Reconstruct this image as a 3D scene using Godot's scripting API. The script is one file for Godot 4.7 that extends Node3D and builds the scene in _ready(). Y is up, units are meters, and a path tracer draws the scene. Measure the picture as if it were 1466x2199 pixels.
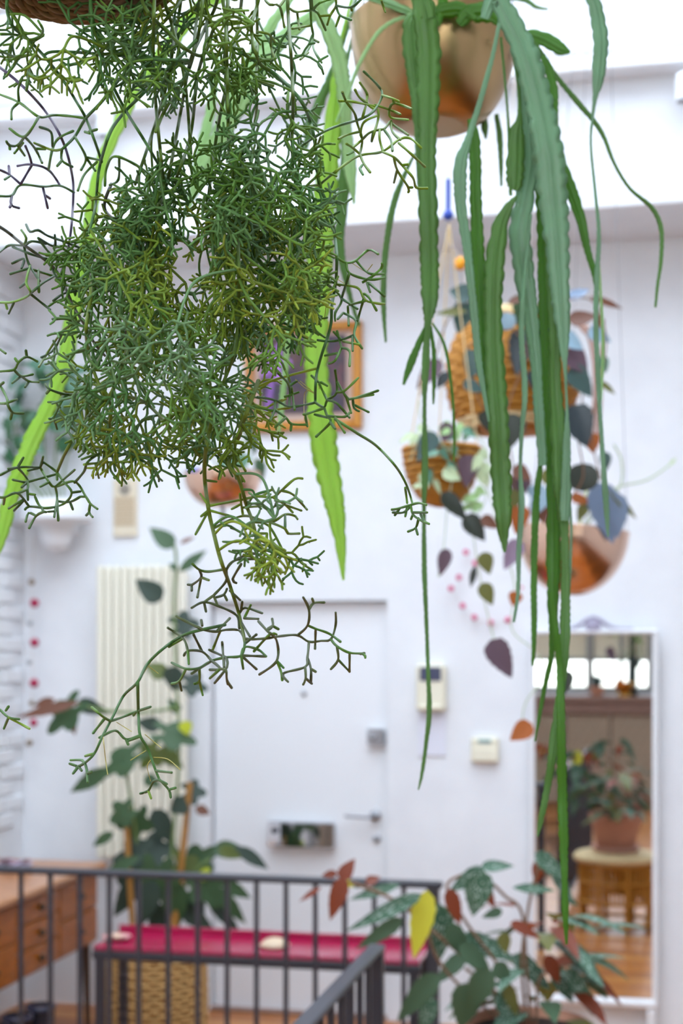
extends Node3D
# Loft hallway seen through hanging plants. Metres, y up; the camera stands at x = z = 0 and looks along -z.
const F := 3054.0          # focal length in pixels of the 1466 x 2199 frame (50 mm lens)
const HORIZON := 1400.0    # image row of eye level
const EYE := 1.7
const SLOPE := 0.22        # the far wall turns towards the camera on its right side
const DIST := 6.606        # distance of the far wall straight ahead
var wr := Vector3(1, 0, SLOPE).normalized()
var wn := Vector3(-SLOPE, 0, 1).normalized()
var wrot := -atan(SLOPE)
var used := {}
var mats := {}
var rng := RandomNumberGenerator.new()
var wobble := FastNoiseLite.new()

# ---------- positions ----------
func P(px: float, py: float, d: float) -> Vector3:
	return Vector3((px - 733.0) / F * d, EYE - (py - HORIZON) / F * d, -d)
func WU(u: float, h: float, v: float) -> Vector3:
	return Vector3(0, h, -DIST) + wr * u + wn * v
func wall_depth(px: float, v: float) -> float:
	return (wn.z * DIST - v) / (wn.z - wn.x * (px - 733.0) / F)
func wallpx(px: float, py: float, v: float) -> Vector3:
	return P(px, py, wall_depth(px, v))
func wall_u(px: float, v: float) -> float:
	return (wallpx(px, 1400, v) - Vector3(0, 0, -DIST)).dot(wr)
func wall_h(px: float, py: float, v: float) -> float:
	return wallpx(px, py, v).y

# ---------- colours and materials ----------
func C(r: float, g: float, b: float) -> Color:
	return Color(r / 255.0, g / 255.0, b / 255.0)
func mat(key: String, c: Color, rough := 0.6, metal := 0.0, back := 0.0) -> StandardMaterial3D:
	if mats.has(key): return mats[key]
	var m := StandardMaterial3D.new()
	m.resource_name = key; m.albedo_color = c; m.roughness = rough; m.metallic = metal
	if back > 0.0:
		m.backlight_enabled = true; m.backlight = Color(c.r, c.g, c.b) * (back / maxf(c.r, maxf(c.g, c.b)))
	mats[key] = m
	return m
func noise_tex(freq: float, a: Color, b: Color, oct := 4, sd := 1, size := 256) -> NoiseTexture2D:
	var n := FastNoiseLite.new()
	n.seed = sd; n.frequency = freq; n.fractal_octaves = oct
	var t := NoiseTexture2D.new()
	t.width = size; t.height = size; t.seamless = true; t.noise = n
	var g := Gradient.new()
	g.offsets = PackedFloat32Array([0.0, 1.0]); g.colors = PackedColorArray([a, b])
	t.color_ramp = g
	return t
func grain(m: StandardMaterial3D, tex: Texture2D, scale: Vector3) -> StandardMaterial3D:
	m.albedo_texture = tex; m.uv1_triplanar = true; m.uv1_scale = scale
	return m

# ---------- nodes ----------
func numbered(called: String) -> String:
	used[called] = used.get(called, -1) + 1
	return called if used[called] == 0 else "%s_%03d" % [called, used[called]]
func tag(o: Node, label: String, category: String, group := "", kind := "") -> void:
	o.set_meta("label", label); o.set_meta("category", category)
	if group: o.set_meta("group", group)
	if kind: o.set_meta("kind", kind)
func thing(called: String, label: String, category: String, at := Vector3.ZERO, turn := 0.0, group := "") -> Node3D:
	var o := Node3D.new()
	o.name = numbered(called); add_child(o)
	o.position = at; o.rotation.y = turn
	tag(o, label, category, group)
	return o
func part(called: String, what, m: Material, parent: Node, xf := Transform3D.IDENTITY) -> MeshInstance3D:
	var o := MeshInstance3D.new()
	o.mesh = what.commit() if what is SurfaceTool else what
	o.material_override = m
	o.name = numbered(called) if parent == self else called
	parent.add_child(o, true)
	o.transform = xf
	return o
func wpart(called: String, what, m: Material, root: Node3D) -> MeshInstance3D:   # its shape is written in world coordinates
	return part(called, what, m, root, root.transform.affine_inverse())
func struct(called: String, what, m: Material, label: String, category: String, xf := Transform3D.IDENTITY) -> MeshInstance3D:
	var o := part(called, what, m, self, xf)
	tag(o, label, category, "", "structure")
	return o

# ---------- shapes ----------
func S() -> SurfaceTool:
	var st := SurfaceTool.new()
	st.begin(Mesh.PRIMITIVE_TRIANGLES)
	return st
func vert(st: SurfaceTool, p: Vector3, n: Vector3, c := Color.WHITE, uv := Vector2.ZERO) -> void:
	st.set_normal(n); st.set_color(c); st.set_uv(uv); st.add_vertex(p)
func tri(st: SurfaceTool, a: Vector3, b: Vector3, c: Vector3, hint: Vector3, col := Color.WHITE) -> void:
	var n := hint.normalized()
	if (c - a).cross(b - a).dot(hint) < 0.0:
		var k := b; b = c; c = k
	vert(st, a, n, col); vert(st, b, n, col); vert(st, c, n, col)
func quad(st: SurfaceTool, a: Vector3, b: Vector3, c: Vector3, d: Vector3, hint: Vector3, col := Color.WHITE) -> void:
	tri(st, a, b, c, hint, col); tri(st, a, c, d, hint, col)
func box(st: SurfaceTool, xf: Transform3D, size: Vector3, bev := 0.0, col := Color.WHITE) -> void:
	var h := size * 0.5
	bev = minf(bev, minf(h.x, minf(h.y, h.z)) * 0.9)
	var pt := func(s: Vector3, k: int) -> Vector3:
		var v := Vector3(s.x * (h.x - bev), s.y * (h.y - bev), s.z * (h.z - bev))
		v[k] = s[k] * h[k]
		return xf * v
	for k in 3:
		var i := (k + 1) % 3
		var j := (k + 2) % 3
		for s in [-1.0, 1.0]:
			var c := []
			for ab in [[-1.0, -1.0], [1.0, -1.0], [1.0, 1.0], [-1.0, 1.0]]:
				var v := Vector3.ZERO
				v[k] = s; v[i] = ab[0]; v[j] = ab[1]
				c.append(pt.call(v, k))
			var n := Vector3.ZERO
			n[k] = s
			quad(st, c[0], c[1], c[2], c[3], xf.basis * n, col)
		if bev > 0.0:
			for si in [-1.0, 1.0]:
				for sj in [-1.0, 1.0]:
					var v0 := Vector3.ZERO
					v0[i] = si; v0[j] = sj; v0[k] = -1.0
					var v1 := v0
					v1[k] = 1.0
					var n := Vector3.ZERO
					n[i] = si; n[j] = sj
					quad(st, pt.call(v0, i), pt.call(v1, i), pt.call(v1, j), pt.call(v0, j), xf.basis * n, col)
	if bev > 0.0:
		for sx in [-1.0, 1.0]:
			for sy in [-1.0, 1.0]:
				for sz in [-1.0, 1.0]:
					var s := Vector3(sx, sy, sz)
					tri(st, pt.call(s, 0), pt.call(s, 1), pt.call(s, 2), xf.basis * s, col)
func at(p: Vector3, b := Basis.IDENTITY) -> Transform3D:
	return Transform3D(b, p)
func boxed(size: Vector3, bev := 0.0, p := Vector3.ZERO) -> SurfaceTool:
	var st := S()
	box(st, at(p), size, bev)
	return st
func tube(st: SurfaceTool, pts: Array, rad, sides := 6, col := Color.WHITE, round_end := true) -> void:
	var n := pts.size()
	if n < 2: return
	var t0: Vector3 = (pts[1] - pts[0]).normalized()
	var side := t0.cross(Vector3(0.31, 0.2, 0.93)).normalized()
	if side.length() < 0.1: side = t0.cross(Vector3.UP).normalized()
	var rings := []
	var centres := []
	for i in n:
		var t: Vector3 = (pts[mini(i + 1, n - 1)] - pts[maxi(i - 1, 0)]).normalized()
		side = (side - t * side.dot(t)).normalized()
		var r: float = rad if rad is float else rad[i]
		rings.append([pts[i], side, t.cross(side).normalized(), r])
	if round_end:
		var last: Array = rings[n - 1]
		var tt: Vector3 = (pts[n - 1] - pts[n - 2]).normalized()
		rings.append([last[0] + tt * last[3] * 0.7, last[1], last[2], last[3] * 0.62])
	for i in rings.size() - 1:
		var a: Array = rings[i]
		var b: Array = rings[i + 1]
		for k in sides:
			var c0 := cos(TAU * k / sides); var s0 := sin(TAU * k / sides)
			var c1 := cos(TAU * (k + 1) / sides); var s1 := sin(TAU * (k + 1) / sides)
			var na0: Vector3 = a[1] * c0 + a[2] * s0
			var na1: Vector3 = a[1] * c1 + a[2] * s1
			var nb0: Vector3 = b[1] * c0 + b[2] * s0
			var nb1: Vector3 = b[1] * c1 + b[2] * s1
			var pa0: Vector3 = a[0] + na0 * a[3]
			var pa1: Vector3 = a[0] + na1 * a[3]
			var pb0: Vector3 = b[0] + nb0 * b[3]
			var pb1: Vector3 = b[0] + nb1 * b[3]
			vert(st, pa0, na0, col); vert(st, pb0, nb0, col); vert(st, pa1, na1, col)
			vert(st, pa1, na1, col); vert(st, pb0, nb0, col); vert(st, pb1, nb1, col)
	for e in [0, rings.size() - 1]:
		var g: Array = rings[e]
		var out: Vector3 = t0 * -1.0 if e == 0 else (pts[n - 1] - pts[n - 2]).normalized()
		for k in range(1, sides - 1):
			var q := []
			for w in [0, k, k + 1]:
				q.append(g[0] + (g[1] * cos(TAU * w / sides) + g[2] * sin(TAU * w / sides)) * g[3])
			tri(st, q[0], q[1], q[2], out, col)
func rod(a: Vector3, b: Vector3, r: float, sides := 8) -> SurfaceTool:
	var st := S()
	tube(st, [a, b], r, sides, Color.WHITE, false)
	return st
func lathe(st: SurfaceTool, prof: Array, segs := 32, xf := Transform3D.IDENTITY, col := Color.WHITE) -> void:
	var n := prof.size()
	var nor := []
	for i in n:
		var t: Vector2 = (prof[mini(i + 1, n - 1)] - prof[maxi(i - 1, 0)]).normalized()
		nor.append(Vector2(t.y, -t.x))
	for i in n - 1:
		for k in segs:
			var q := []
			for w in [[i, k], [i + 1, k], [i + 1, k + 1], [i, k + 1]]:
				var a: float = TAU * w[1] / segs
				var p: Vector2 = prof[w[0]]
				var m: Vector2 = nor[w[0]]
				q.append([xf * Vector3(p.x * cos(a), p.y, p.x * sin(a)), (xf.basis * Vector3(m.x * cos(a), m.y, m.x * sin(a))).normalized()])
			for w in [0, 2, 1, 0, 3, 2]:
				vert(st, q[w][0], q[w][1], col)
func lathed(prof: Array, segs := 32, xf := Transform3D.IDENTITY) -> SurfaceTool:
	var st := S()
	lathe(st, prof, segs, xf)
	return st
func ball(st: SurfaceTool, c: Vector3, r: float, segs := 10, squash := 1.0) -> void:
	var prof := []
	for i in 9:
		var a := -PI / 2 + PI * i / 8.0
		prof.append(Vector2(maxf(cos(a) * r, 0.0001), sin(a) * r * squash))
	lathe(st, prof, segs, at(c))
func spline(pts: Array, step: float) -> Array:      # Catmull-Rom through points of any vector type
	var out := []
	var n := pts.size()
	for i in n - 1:
		var p0 = pts[maxi(i - 1, 0)]; var p1 = pts[i]; var p2 = pts[i + 1]; var p3 = pts[mini(i + 2, n - 1)]
		var k := maxi(1, int(round((p2 - p1).length() / step)))
		for j in k:
			var t := float(j) / k
			out.append(0.5 * ((2.0 * p1) + (p2 - p0) * t + (2.0 * p0 - 5.0 * p1 + 4.0 * p2 - p3) * t * t + (3.0 * p1 - p0 - 3.0 * p2 + p3) * t * t * t))
	out.append(pts[n - 1])
	return out
func ring_tube(st: SurfaceTool, rad: float, y: float, r: float, wave := 0.0, waves := 0, phase := 0.0, segs := 48, sides := 5) -> void:
	var pts := []
	for k in segs + 1:
		var a := TAU * k / segs
		var rr := rad + wave * sin(a * waves + phase)
		pts.append(Vector3(rr * cos(a), y, rr * sin(a)))
	tube(st, pts, r, sides, Color.WHITE, false)

# ---------- leaves ----------
func profile_width(kind: String, t: float) -> float:
	match kind:
		"heart": return pow(sin(PI * pow(clampf(t, 0.0, 1.0), 0.55)), 0.8) * (0.9 if t > 0.02 else 0.6)
		"wing": return pow(sin(PI * pow(clampf(t, 0.0, 1.0), 0.62)), 0.9)
		"lance": return sin(PI * pow(clampf(t, 0.0, 1.0), 0.8))
		"round": return sqrt(maxf(0.0, 1.0 - pow(2.0 * t - 1.0, 2.0)))
	return sin(PI * t)
func leaf_shape(kind: String, length: float, width: float, fold: float, droop: float, sway := 0.0) -> SurfaceTool:
	# base at the origin, tip along +x, upper face towards +z; fold lifts both halves, droop bends the tip down (-z)
	var st := S()
	var rows := 12
	var cols := [-1.0, -0.55, 0.0, 0.55, 1.0]
	if kind == "lobed":
		var outline := []
		for k in 41:
			var a := -PI * 0.86 + PI * 1.72 * k / 40.0
			var lobe := 0.62 + 0.38 * pow(absf(cos(a * 2.5)), 1.3)
			var rr := lobe * (1.0 - 0.28 * absf(a) / PI)
			outline.append(Vector2(cos(a) * rr, sin(a) * rr))
		var bend := func(q: Vector2) -> Vector3:
			var p := Vector3((q.x * 0.72 + 0.28) * length, q.y * width * 0.62, 0)
			p.z = absf(p.y) * fold - droop * length * pow(maxf(q.x * 0.72 + 0.28, 0.0), 2.0) - droop * 0.6 * width * q.y * q.y
			return p
		for k in 40:
			var c0 := Vector2(-0.15, 0)
			for step in 3:
				var t0 := step / 3.0
				var t1 := (step + 1) / 3.0
				var a0 := c0.lerp(outline[k], t0); var a1 := c0.lerp(outline[k + 1], t0)
				var b0 := c0.lerp(outline[k], t1); var b1 := c0.lerp(outline[k + 1], t1)
				for q in ([a0, b0, b1] if step == 0 else [a0, b0, b1, a0, b1, a1]):
					st.set_uv(q * 0.5 + Vector2(0.5, 0.5)); st.add_vertex(bend.call(q))
	else:
		var pt := func(i: int, j: int) -> Vector3:
			var t := float(i) / rows
			var hw: float = profile_width(kind, t) * width * 0.5
			var y: float = cols[j] * hw
			var edge: float = 1.0 + 0.05 * sin(t * 40.0 + j) * absf(cols[j])
			return Vector3(t * length, y * edge + sway * length * t * t, absf(y) * fold - droop * length * t * t - droop * 0.5 * y * y / maxf(width, 0.001))
		for i in rows:
			for j in 4:
				for w in [[i, j], [i, j + 1], [i + 1, j + 1], [i, j], [i + 1, j + 1], [i + 1, j]]:
					st.set_uv(Vector2(w[0] / float(rows), (cols[w[1]] + 1.0) * 0.5))
					st.add_vertex(pt.call(w[0], w[1]))
	st.generate_normals()
	return st
# a leaf whose base and tip lie on given image points at one distance; tilt leans its face up (+) or down (-), roll turns it about its length
func leaf(root: Node3D, kind: String, bx: float, by: float, tx: float, ty: float, wpx: float, d: float, m: Material, tilt := 0.35, droop := 0.12, fold := 0.18, called := "leaf", dd := 0.0) -> MeshInstance3D:
	var a := P(bx, by, d); var b := P(tx, ty, d + dd)
	var x := (b - a).normalized()
	var z := Vector3(0, sin(tilt), cos(tilt))
	z = (z - x * z.dot(x)).normalized()
	var y := z.cross(x)
	var st := leaf_shape(kind, (b - a).length(), wpx / F * d, fold, droop)
	return part(called, st, m, root, root.transform.affine_inverse() * Transform3D(Basis(x, y, z), a))
# a long notched strap: points are [px, py, width in px]
func strap(root: Node3D, pts: Array, d: float, m: Material, turn := 0.0, called := "leaf", dd := 0.0, notch := 0.16) -> void:
	var q := []
	for i in pts.size():
		q.append(Vector3(pts[i][0], pts[i][1], pts[i][2]))
	q = spline(q, 7.0)
	var st := S()
	var n := q.size()
	var rows := []
	var s := 0.0
	var sd := float(int(pts[0][0] * 7 + pts[0][1] * 13) % 97)
	for i in n:
		var k := float(i) / (n - 1)
		var dep := d + dd * k + 0.006 * wobble.get_noise_2d(sd * 11.0, s * 0.2)
		var c := P(q[i].x, q[i].y, dep)
		var t: Vector3 = (P(q[mini(i + 1, n - 1)].x, q[mini(i + 1, n - 1)].y, dep) - P(q[maxi(i - 1, 0)].x, q[maxi(i - 1, 0)].y, dep)).normalized()
		if i > 0: s += Vector2(q[i].x - q[i - 1].x, q[i].y - q[i - 1].y).length()
		var w := t.cross(Vector3(0, 0, 1)).normalized()
		w = w.rotated(t, turn + 0.3 * wobble.get_noise_2d(sd * 5.0 + 300.0, s * 0.12))
		var nn := w.cross(t).normalized()
		if nn.z < 0.0: nn = -nn
		var hw: float = maxf(q[i].z, 1.5) * 0.5 / F * d
		var per := clampf(q[i].z * 0.75, 16.0, 34.0)
		var el := hw * (1.0 - notch * pow(absf(cos(PI * s / per + sd)), 5.0) + 0.05 * sin(s * 0.9 + sd))
		var er := hw * (1.0 - notch * pow(absf(sin(PI * s / per + sd)), 5.0) + 0.05 * sin(s * 0.8 + sd + 2.0))
		var th := clampf(hw * 0.10, 0.0005, 0.0016)
		var cup := 0.18
		var bump := 0.02 * hw * sin(s * TAU / (per * 1.7) + 1.5 * sin(s * 0.03))
		rows.append([c - w * el + nn * (cup * hw), c - w * el * 0.5 + nn * (th * 0.8 + bump), c - w * hw * 0.10 + nn * (th * 0.6), c + nn * th * 2.4, c + w * hw * 0.10 + nn * (th * 0.6), c + w * er * 0.5 + nn * (th * 0.8 - bump), c + w * er + nn * (cup * hw), c + w * er * 0.5 - nn * (th - bump * -0.9), c - nn * th * 2.2, c - w * el * 0.5 - nn * (th - bump * 0.9)])
	for i in n - 1:
		for k in 10:
			var a = rows[i][k]; var b = rows[i][(k + 1) % 10]; var c = rows[i + 1][(k + 1) % 10]; var e = rows[i + 1][k]
			for p in [a, c, b, a, e, c]:
				st.add_vertex(p)
	st.generate_normals()
	wpart(called, st, m, root)
func path_px(pts: Array, d: float, step := 6.0) -> Array:
	var q := []
	for p in pts: q.append(Vector3(p[0], p[1], d if p.size() < 3 else p[2]))
	var out := []
	for v in spline(q, step): out.append(P(v.x, v.y, v.z))
	return out

# =====================================================================================
func _ready() -> void:
	rng.seed = 7
	wobble.seed = 5; wobble.frequency = 0.02; wobble.fractal_octaves = 2
	# ---- camera ----
	var cam := Camera3D.new()
	cam.name = "camera"; add_child(cam)
	var lens := CameraAttributesPhysical.new()
	lens.frustum_focal_length = 50.0
	lens.frustum_near = 0.05; lens.frustum_far = 100.0
	lens.frustum_focus_distance = 1.3
	lens.exposure_aperture = 6.0
	cam.attributes = lens
	cam.near = 0.05; cam.far = 100.0
	cam.projection = Camera3D.PROJECTION_FRUSTUM
	cam.size = 2199.0 / F * 0.05
	cam.frustum_offset = Vector2(0, (HORIZON - 1099.5) / F * 0.05)
	cam.keep_aspect = Camera3D.KEEP_HEIGHT
	cam.position = Vector3(0, EYE, 0)
	cam.current = true
	# ---- sky: bright overcast day ----
	var env := Environment.new()
	env.background_mode = Environment.BG_SKY
	var sky := Sky.new()
	var air := ProceduralSkyMaterial.new()
	air.sky_top_color = C(225, 239, 254); air.sky_horizon_color = C(235, 244, 254)
	air.ground_horizon_color = C(225, 228, 226); air.ground_bottom_color = C(170, 172, 165)
	air.sky_energy_multiplier = 1.0; air.sun_angle_max = 1.0
	sky.sky_material = air
	env.sky = sky
	env.background_energy_multiplier = 1.0
	env.tonemap_mode = Environment.TONE_MAPPER_LINEAR
	env.tonemap_exposure = 7.1
	env.sdfgi_enabled = true; env.ssao_enabled = true; env.ssil_enabled = true
	var we := WorldEnvironment.new()
	we.name = "world_environment"; we.environment = env
	add_child(we)
	# ---- place ----
	materials()
	room()
	door_and_wall_things()
	mirror_and_far_side()
	railings()
	furniture()
	tall_climber()
	begonia()
	left_wall_planter()
	small_hanging_bowl()
	hanging_group()
	strap_cactus()
	rhipsalis()

var WX := Transform3D.IDENTITY
func materials() -> void:
	WX = Transform3D(Basis(Vector3.UP, wrot), Vector3(0, 0, -DIST))
	grain(mat("white_paint", C(236, 238, 241), 0.75), noise_tex(0.02, C(246, 246, 247), C(255, 255, 255), 4, 3), Vector3(0.7, 0.7, 0.7))
	mat("door_paint", C(236, 238, 241), 0.35)
	mat("trim_paint", C(236, 238, 241), 0.45)
	mat("cream", C(240, 236, 219), 0.4)
	mat("cream_plastic", C(235, 230, 208), 0.45)
	mat("chrome", C(215, 218, 222), 0.06, 1.0)
	mat("steel", C(165, 167, 172), 0.3, 1.0)
	mat("black_iron", C(52, 52, 60), 0.42, 0.0)
	mat("mirror_glass", C(238, 241, 242), 0.0, 1.0)
	mat("red_lacquer", C(160, 16, 66), 0.25)
	mat("silver_bowl", C(226, 188, 164), 0.2, 1.0)
	mat("brass", C(196, 148, 70), 0.25, 1.0)
	mat("jute", C(140, 110, 84), 0.95)
	mat("string", C(214, 206, 198), 0.8)
	mat("wire", C(150, 152, 158), 0.5)
	var wood := noise_tex(0.03, C(196, 190, 182), C(255, 255, 255), 5, 9)
	for k in 4:
		var m := mat("floor_%d" % k, [C(190, 114, 44), C(206, 130, 54), C(176, 102, 38), C(214, 142, 66)][k], 0.3)
		grain(m, wood, Vector3(0.8, 2.0, 9.0))
	grain(mat("sideboard_wood", C(184, 102, 0), 0.38), wood, Vector3(6, 6, 1.2))
	grain(mat("sideboard_top", C(206, 146, 100), 0.3), wood, Vector3(6, 6, 1.2))
	grain(mat("mantel_wood", C(164, 130, 116), 0.45), wood, Vector3(1.5, 8, 8))
	grain(mat("panel_wood", C(188, 168, 146), 0.6), wood, Vector3(8, 1.5, 8))
	grain(mat("bamboo", C(186, 134, 62), 0.5), noise_tex(0.05, C(190, 180, 160), C(255, 255, 255), 4, 4), Vector3(14, 2, 14))
	grain(mat("wicker_tan", C(226, 182, 116), 0.7), noise_tex(0.06, C(190, 180, 165), C(255, 255, 255), 4, 5), Vector3(12, 30, 12))
	grain(mat("wicker_gold", C(214, 152, 52), 0.65), noise_tex(0.06, C(186, 170, 150), C(255, 255, 255), 4, 6), Vector3(14, 30, 14))
	mat("wicker_pale", C(226, 200, 150), 0.7)
	mat("soil", C(52, 40, 32), 1.0)
	mat("terracotta", C(198, 142, 116), 0.85)
	mat("terracotta_pale", C(218, 172, 158), 0.85)
	# leaves
	mat("strap_green", C(84, 130, 54), 0.42, 0.0, 0.4)
	mat("strap_dark", C(68, 124, 14), 0.45, 0.0, 0.45)
	mat("strap_blue", C(112, 156, 116), 0.38, 0.0, 0.3)
	mat("strap_bright", C(172, 210, 92), 0.5, 0.0, 0.9)
	mat("strap_pale", C(164, 202, 138), 0.5, 0.0, 0.7)
	mat("teal_leaf", C(62, 88, 84), 0.32, 0.0, 0.12)
	mat("navy_leaf", C(44, 56, 62), 0.3, 0.0, 0.1)
	mat("black_leaf", C(40, 48, 38), 0.35, 0.0, 0.12)
	mat("blue_leaf", C(142, 170, 186), 0.32, 0.0, 0.15)
	mat("silver_leaf", C(118, 138, 166), 0.4, 0.0, 0.1)
	mat("plum_leaf", C(92, 70, 82), 0.5, 0.0, 0.2)
	mat("mauve_leaf", C(140, 120, 142), 0.5, 0.0, 0.3)
	mat("brown_leaf", C(98, 58, 38), 0.5, 0.0, 0.35)
	mat("rust_leaf", C(158, 84, 24), 0.5, 0.0, 0.6)
	mat("olive_leaf", C(96, 98, 44), 0.5, 0.0, 0.35)
	mat("pale_leaf", C(196, 214, 170), 0.5, 0.0, 0.4)
	mat("climber_leaf", C(48, 76, 42), 0.6, 0.0, 0.22)
	mat("climber_dark", C(38, 56, 44), 0.6, 0.0, 0.15)
	mat("climber_olive", C(76, 88, 34), 0.6, 0.0, 0.4)
	mat("lime_leaf", C(190, 200, 50), 0.5, 0.0, 0.8)
	mat("fern_leaf", C(84, 128, 104), 0.45, 0.0, 0.35)
	mat("fern_dark", C(52, 96, 62), 0.45, 0.0, 0.3)
	mat("stem_green", C(110, 132, 74), 0.6)
	mat("stem_brown", C(128, 96, 72), 0.7)
	mat("vine_pale", C(190, 206, 168), 0.6)
	# begonia leaf with silver dots
	var img := Image.create(128, 128, false, Image.FORMAT_RGB8)
	img.fill(C(66, 104, 78))
	var r2 := RandomNumberGenerator.new()
	r2.seed = 3
	for k in 80:
		var cx := r2.randi_range(3, 124); var cy := r2.randi_range(3, 124); var rr := r2.randi_range(1, 4)
		for y in range(-rr, rr + 1):
			for x in range(-rr, rr + 1):
				if x * x + y * y <= rr * rr:
					img.set_pixel(clampi(cx + x, 0, 127), clampi(cy + y, 0, 127), C(206, 222, 212))
	var spotted := mat("begonia_green", C(236, 240, 238), 0.55, 0.0, 0.0)
	spotted.albedo_texture = ImageTexture.create_from_image(img)
	mat("begonia_red", C(112, 50, 26), 0.5, 0.0, 0.5)
	mat("begonia_dark", C(62, 88, 60), 0.6, 0.0, 0.2)
	mat("begonia_yellow", C(206, 200, 56), 0.5, 0.0, 0.6)

func room() -> void:
	var white: Material = mats.white_paint
	var u0 := wall_u(450, 0.0); var u1 := wall_u(831, 0.0); var dh := wall_h(700, 1290, 0.0)
	var st := S()
	box(st, at(Vector3((-1.58 - 0.2 + u0) / 2, 2.1, -0.1)), Vector3(u0 + 1.78, 4.2, 0.2))
	box(st, at(Vector3((u1 + 4.7) / 2, 2.1, -0.1)), Vector3(4.7 - u1, 4.2, 0.2))
	box(st, at(Vector3((u0 + u1) / 2, (dh + 4.2) / 2, -0.1)), Vector3(u1 - u0, 4.2 - dh, 0.2))
	struct("wall_back", st, white, "white painted wall behind the door, radiator and mirror", "wall", WX)
	var left := struct("wall_left", boxed(Vector3(0.2, 4.2, 10.2), 0, Vector3(-1.69, 2.1, 5.0)), white, "white painted brick side wall beside the wooden sideboard", "wall", WX)
	var brick_mesh := boxed(Vector3(0.03, 0.066, 0.216), 0.006).commit()
	for row in 34:
		for k in 4:
			var v := 0.02 + k * 0.226 + (0.113 if row % 2 == 0 else 0.0)
			var o := part("brick", brick_mesh, white, left)
			o.position = Vector3(-1.59 + 0.003 * sin(row * 5.1 + k * 2.3), 0.9 + row * 0.076, v + 0.108)
	struct("wall_right", boxed(Vector3(0.2, 4.2, 10.2), 0, Vector3(4.6, 2.1, 5.0)), white, "plain white side wall beyond the tall mirror", "wall", WX)
	# far side of the room with the window that the mirror shows
	st = S()
	box(st, at(Vector3(1.5, 0.62, 10.1)), Vector3(6.4, 1.24, 0.2))
	box(st, at(Vector3(1.5, 4.16, 10.1)), Vector3(6.4, 0.2, 0.2))
	box(st, at(Vector3(-1.5, 2.65, 10.1)), Vector3(0.4, 2.84, 0.2))
	box(st, at(Vector3(4.5, 2.65, 10.1)), Vector3(0.4, 2.84, 0.2))
	struct("wall_front", st, white, "white wall with the wide window, seen in the mirror", "wall", WX)
	var win := Node3D.new()
	win.name = "window_1"; add_child(win); win.transform = WX
	tag(win, "wide window with pale glazing bars, seen in the mirror", "window", "", "structure")
	var frame := S()
	for y in [1.27, 2.75, 4.04]: box(frame, at(Vector3(1.5, y, 10.08)), Vector3(5.6, 0.07, 0.09), 0.01)
	for x in [-1.27, 0.3, 1.0, 1.72, 2.6, 3.5, 4.27]: box(frame, at(Vector3(x, 2.65, 10.08)), Vector3(0.08 if x != 1.0 else 0.12, 2.8, 0.09), 0.01)
	part("window_frame", frame, mat("window_grey", C(150, 150, 146), 0.5), win)
	for y in [1.62, 2.0, 2.4, 3.2, 3.6]:
		part("glazing_bar", boxed(Vector3(5.5, 0.045, 0.04), 0.006, Vector3(1.5, y, 10.08)), mats.window_grey, win)
	for x in [-0.5, 0.65, 1.36, 2.16, 3.05]:
		part("glazing_bar", boxed(Vector3(0.045, 2.75, 0.04), 0.006, Vector3(x, 2.65, 10.08)), mats.window_grey, win)
	var glass := StandardMaterial3D.new()
	glass.resource_name = "window_glass"; glass.transparency = BaseMaterial3D.TRANSPARENCY_ALPHA
	glass.albedo_color = Color(1, 1, 1, 0.04); glass.roughness = 0.02
	part("window_pane", boxed(Vector3(5.5, 2.8, 0.006), 0, Vector3(1.5, 2.65, 10.1)), glass, win)
	part("frosted_pane", boxed(Vector3(5.5, 0.38, 0.003), 0, Vector3(1.5, 1.82, 10.12)), mat("frosted_cream", C(226, 216, 190), 0.9, 0.0, 0.5), win)
	# floor of boards
	var fl := struct("floor", boxed(Vector3(6.4, 0.1, 10.4), 0, Vector3(1.5, -0.075, 5.0)), mats.floor_2, "polished orange-brown floorboards", "floor", WX)
	var plank := boxed(Vector3(2.06, 0.024, 0.136), 0.003).commit()
	for row in 72:
		for k in 4:
			var u := -1.55 - 0.7 * ((row * 37) % 10) / 10.0 + k * 2.065 + 0.9
			if u - 1.03 > 4.5: continue
			var o := part("plank", plank, mats["floor_%d" % ((row * 7 + k * 3) % 4)], fl)
			o.position = Vector3(clampf(u, -0.55, 3.47), -0.013, 0.07 + row * 0.139)
	# ceiling with a long roof light
	var a := S()
	box(a, at(Vector3(1.5, 4.245, 0.25)), Vector3(6.4, 0.23, 0.72))
	box(a, at(Vector3(1.5, 4.28, 8.2)), Vector3(6.4, 0.16, 4.0))
	box(a, at(Vector3(-1.63, 4.28, 3.4)), Vector3(0.2, 0.16, 5.7))
	box(a, at(Vector3(3.6, 4.28, 3.4)), Vector3(2.2, 0.16, 5.7))
	# upstand of the roof light
	box(a, at(Vector3(0.5, 4.9, 0.56)), Vector3(4.3, 1.2, 0.1))
	box(a, at(Vector3(0.5, 4.9, 6.25)), Vector3(4.3, 1.2, 0.1))
	for u in [-1.58, 2.55]: box(a, at(Vector3(u, 4.9, 3.4)), Vector3(0.1, 1.2, 5.7))
	struct("ceiling", a, white, "white ceiling around the long roof light", "ceiling", WX)
	var sk := Node3D.new()
	sk.name = "window_2"; add_child(sk); sk.transform = WX
	tag(sk, "long roof light of clear glass above the plants", "window", "", "structure")
	part("window_pane", boxed(Vector3(4.1, 0.008, 5.66), 0, Vector3(0.5, 5.46, 3.38)), glass, sk)
	var rail := S()
	box(rail, at(Vector3(0.5, 5.47, 6.2)), Vector3(4.1, 0.05, 0.06), 0.006)
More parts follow.
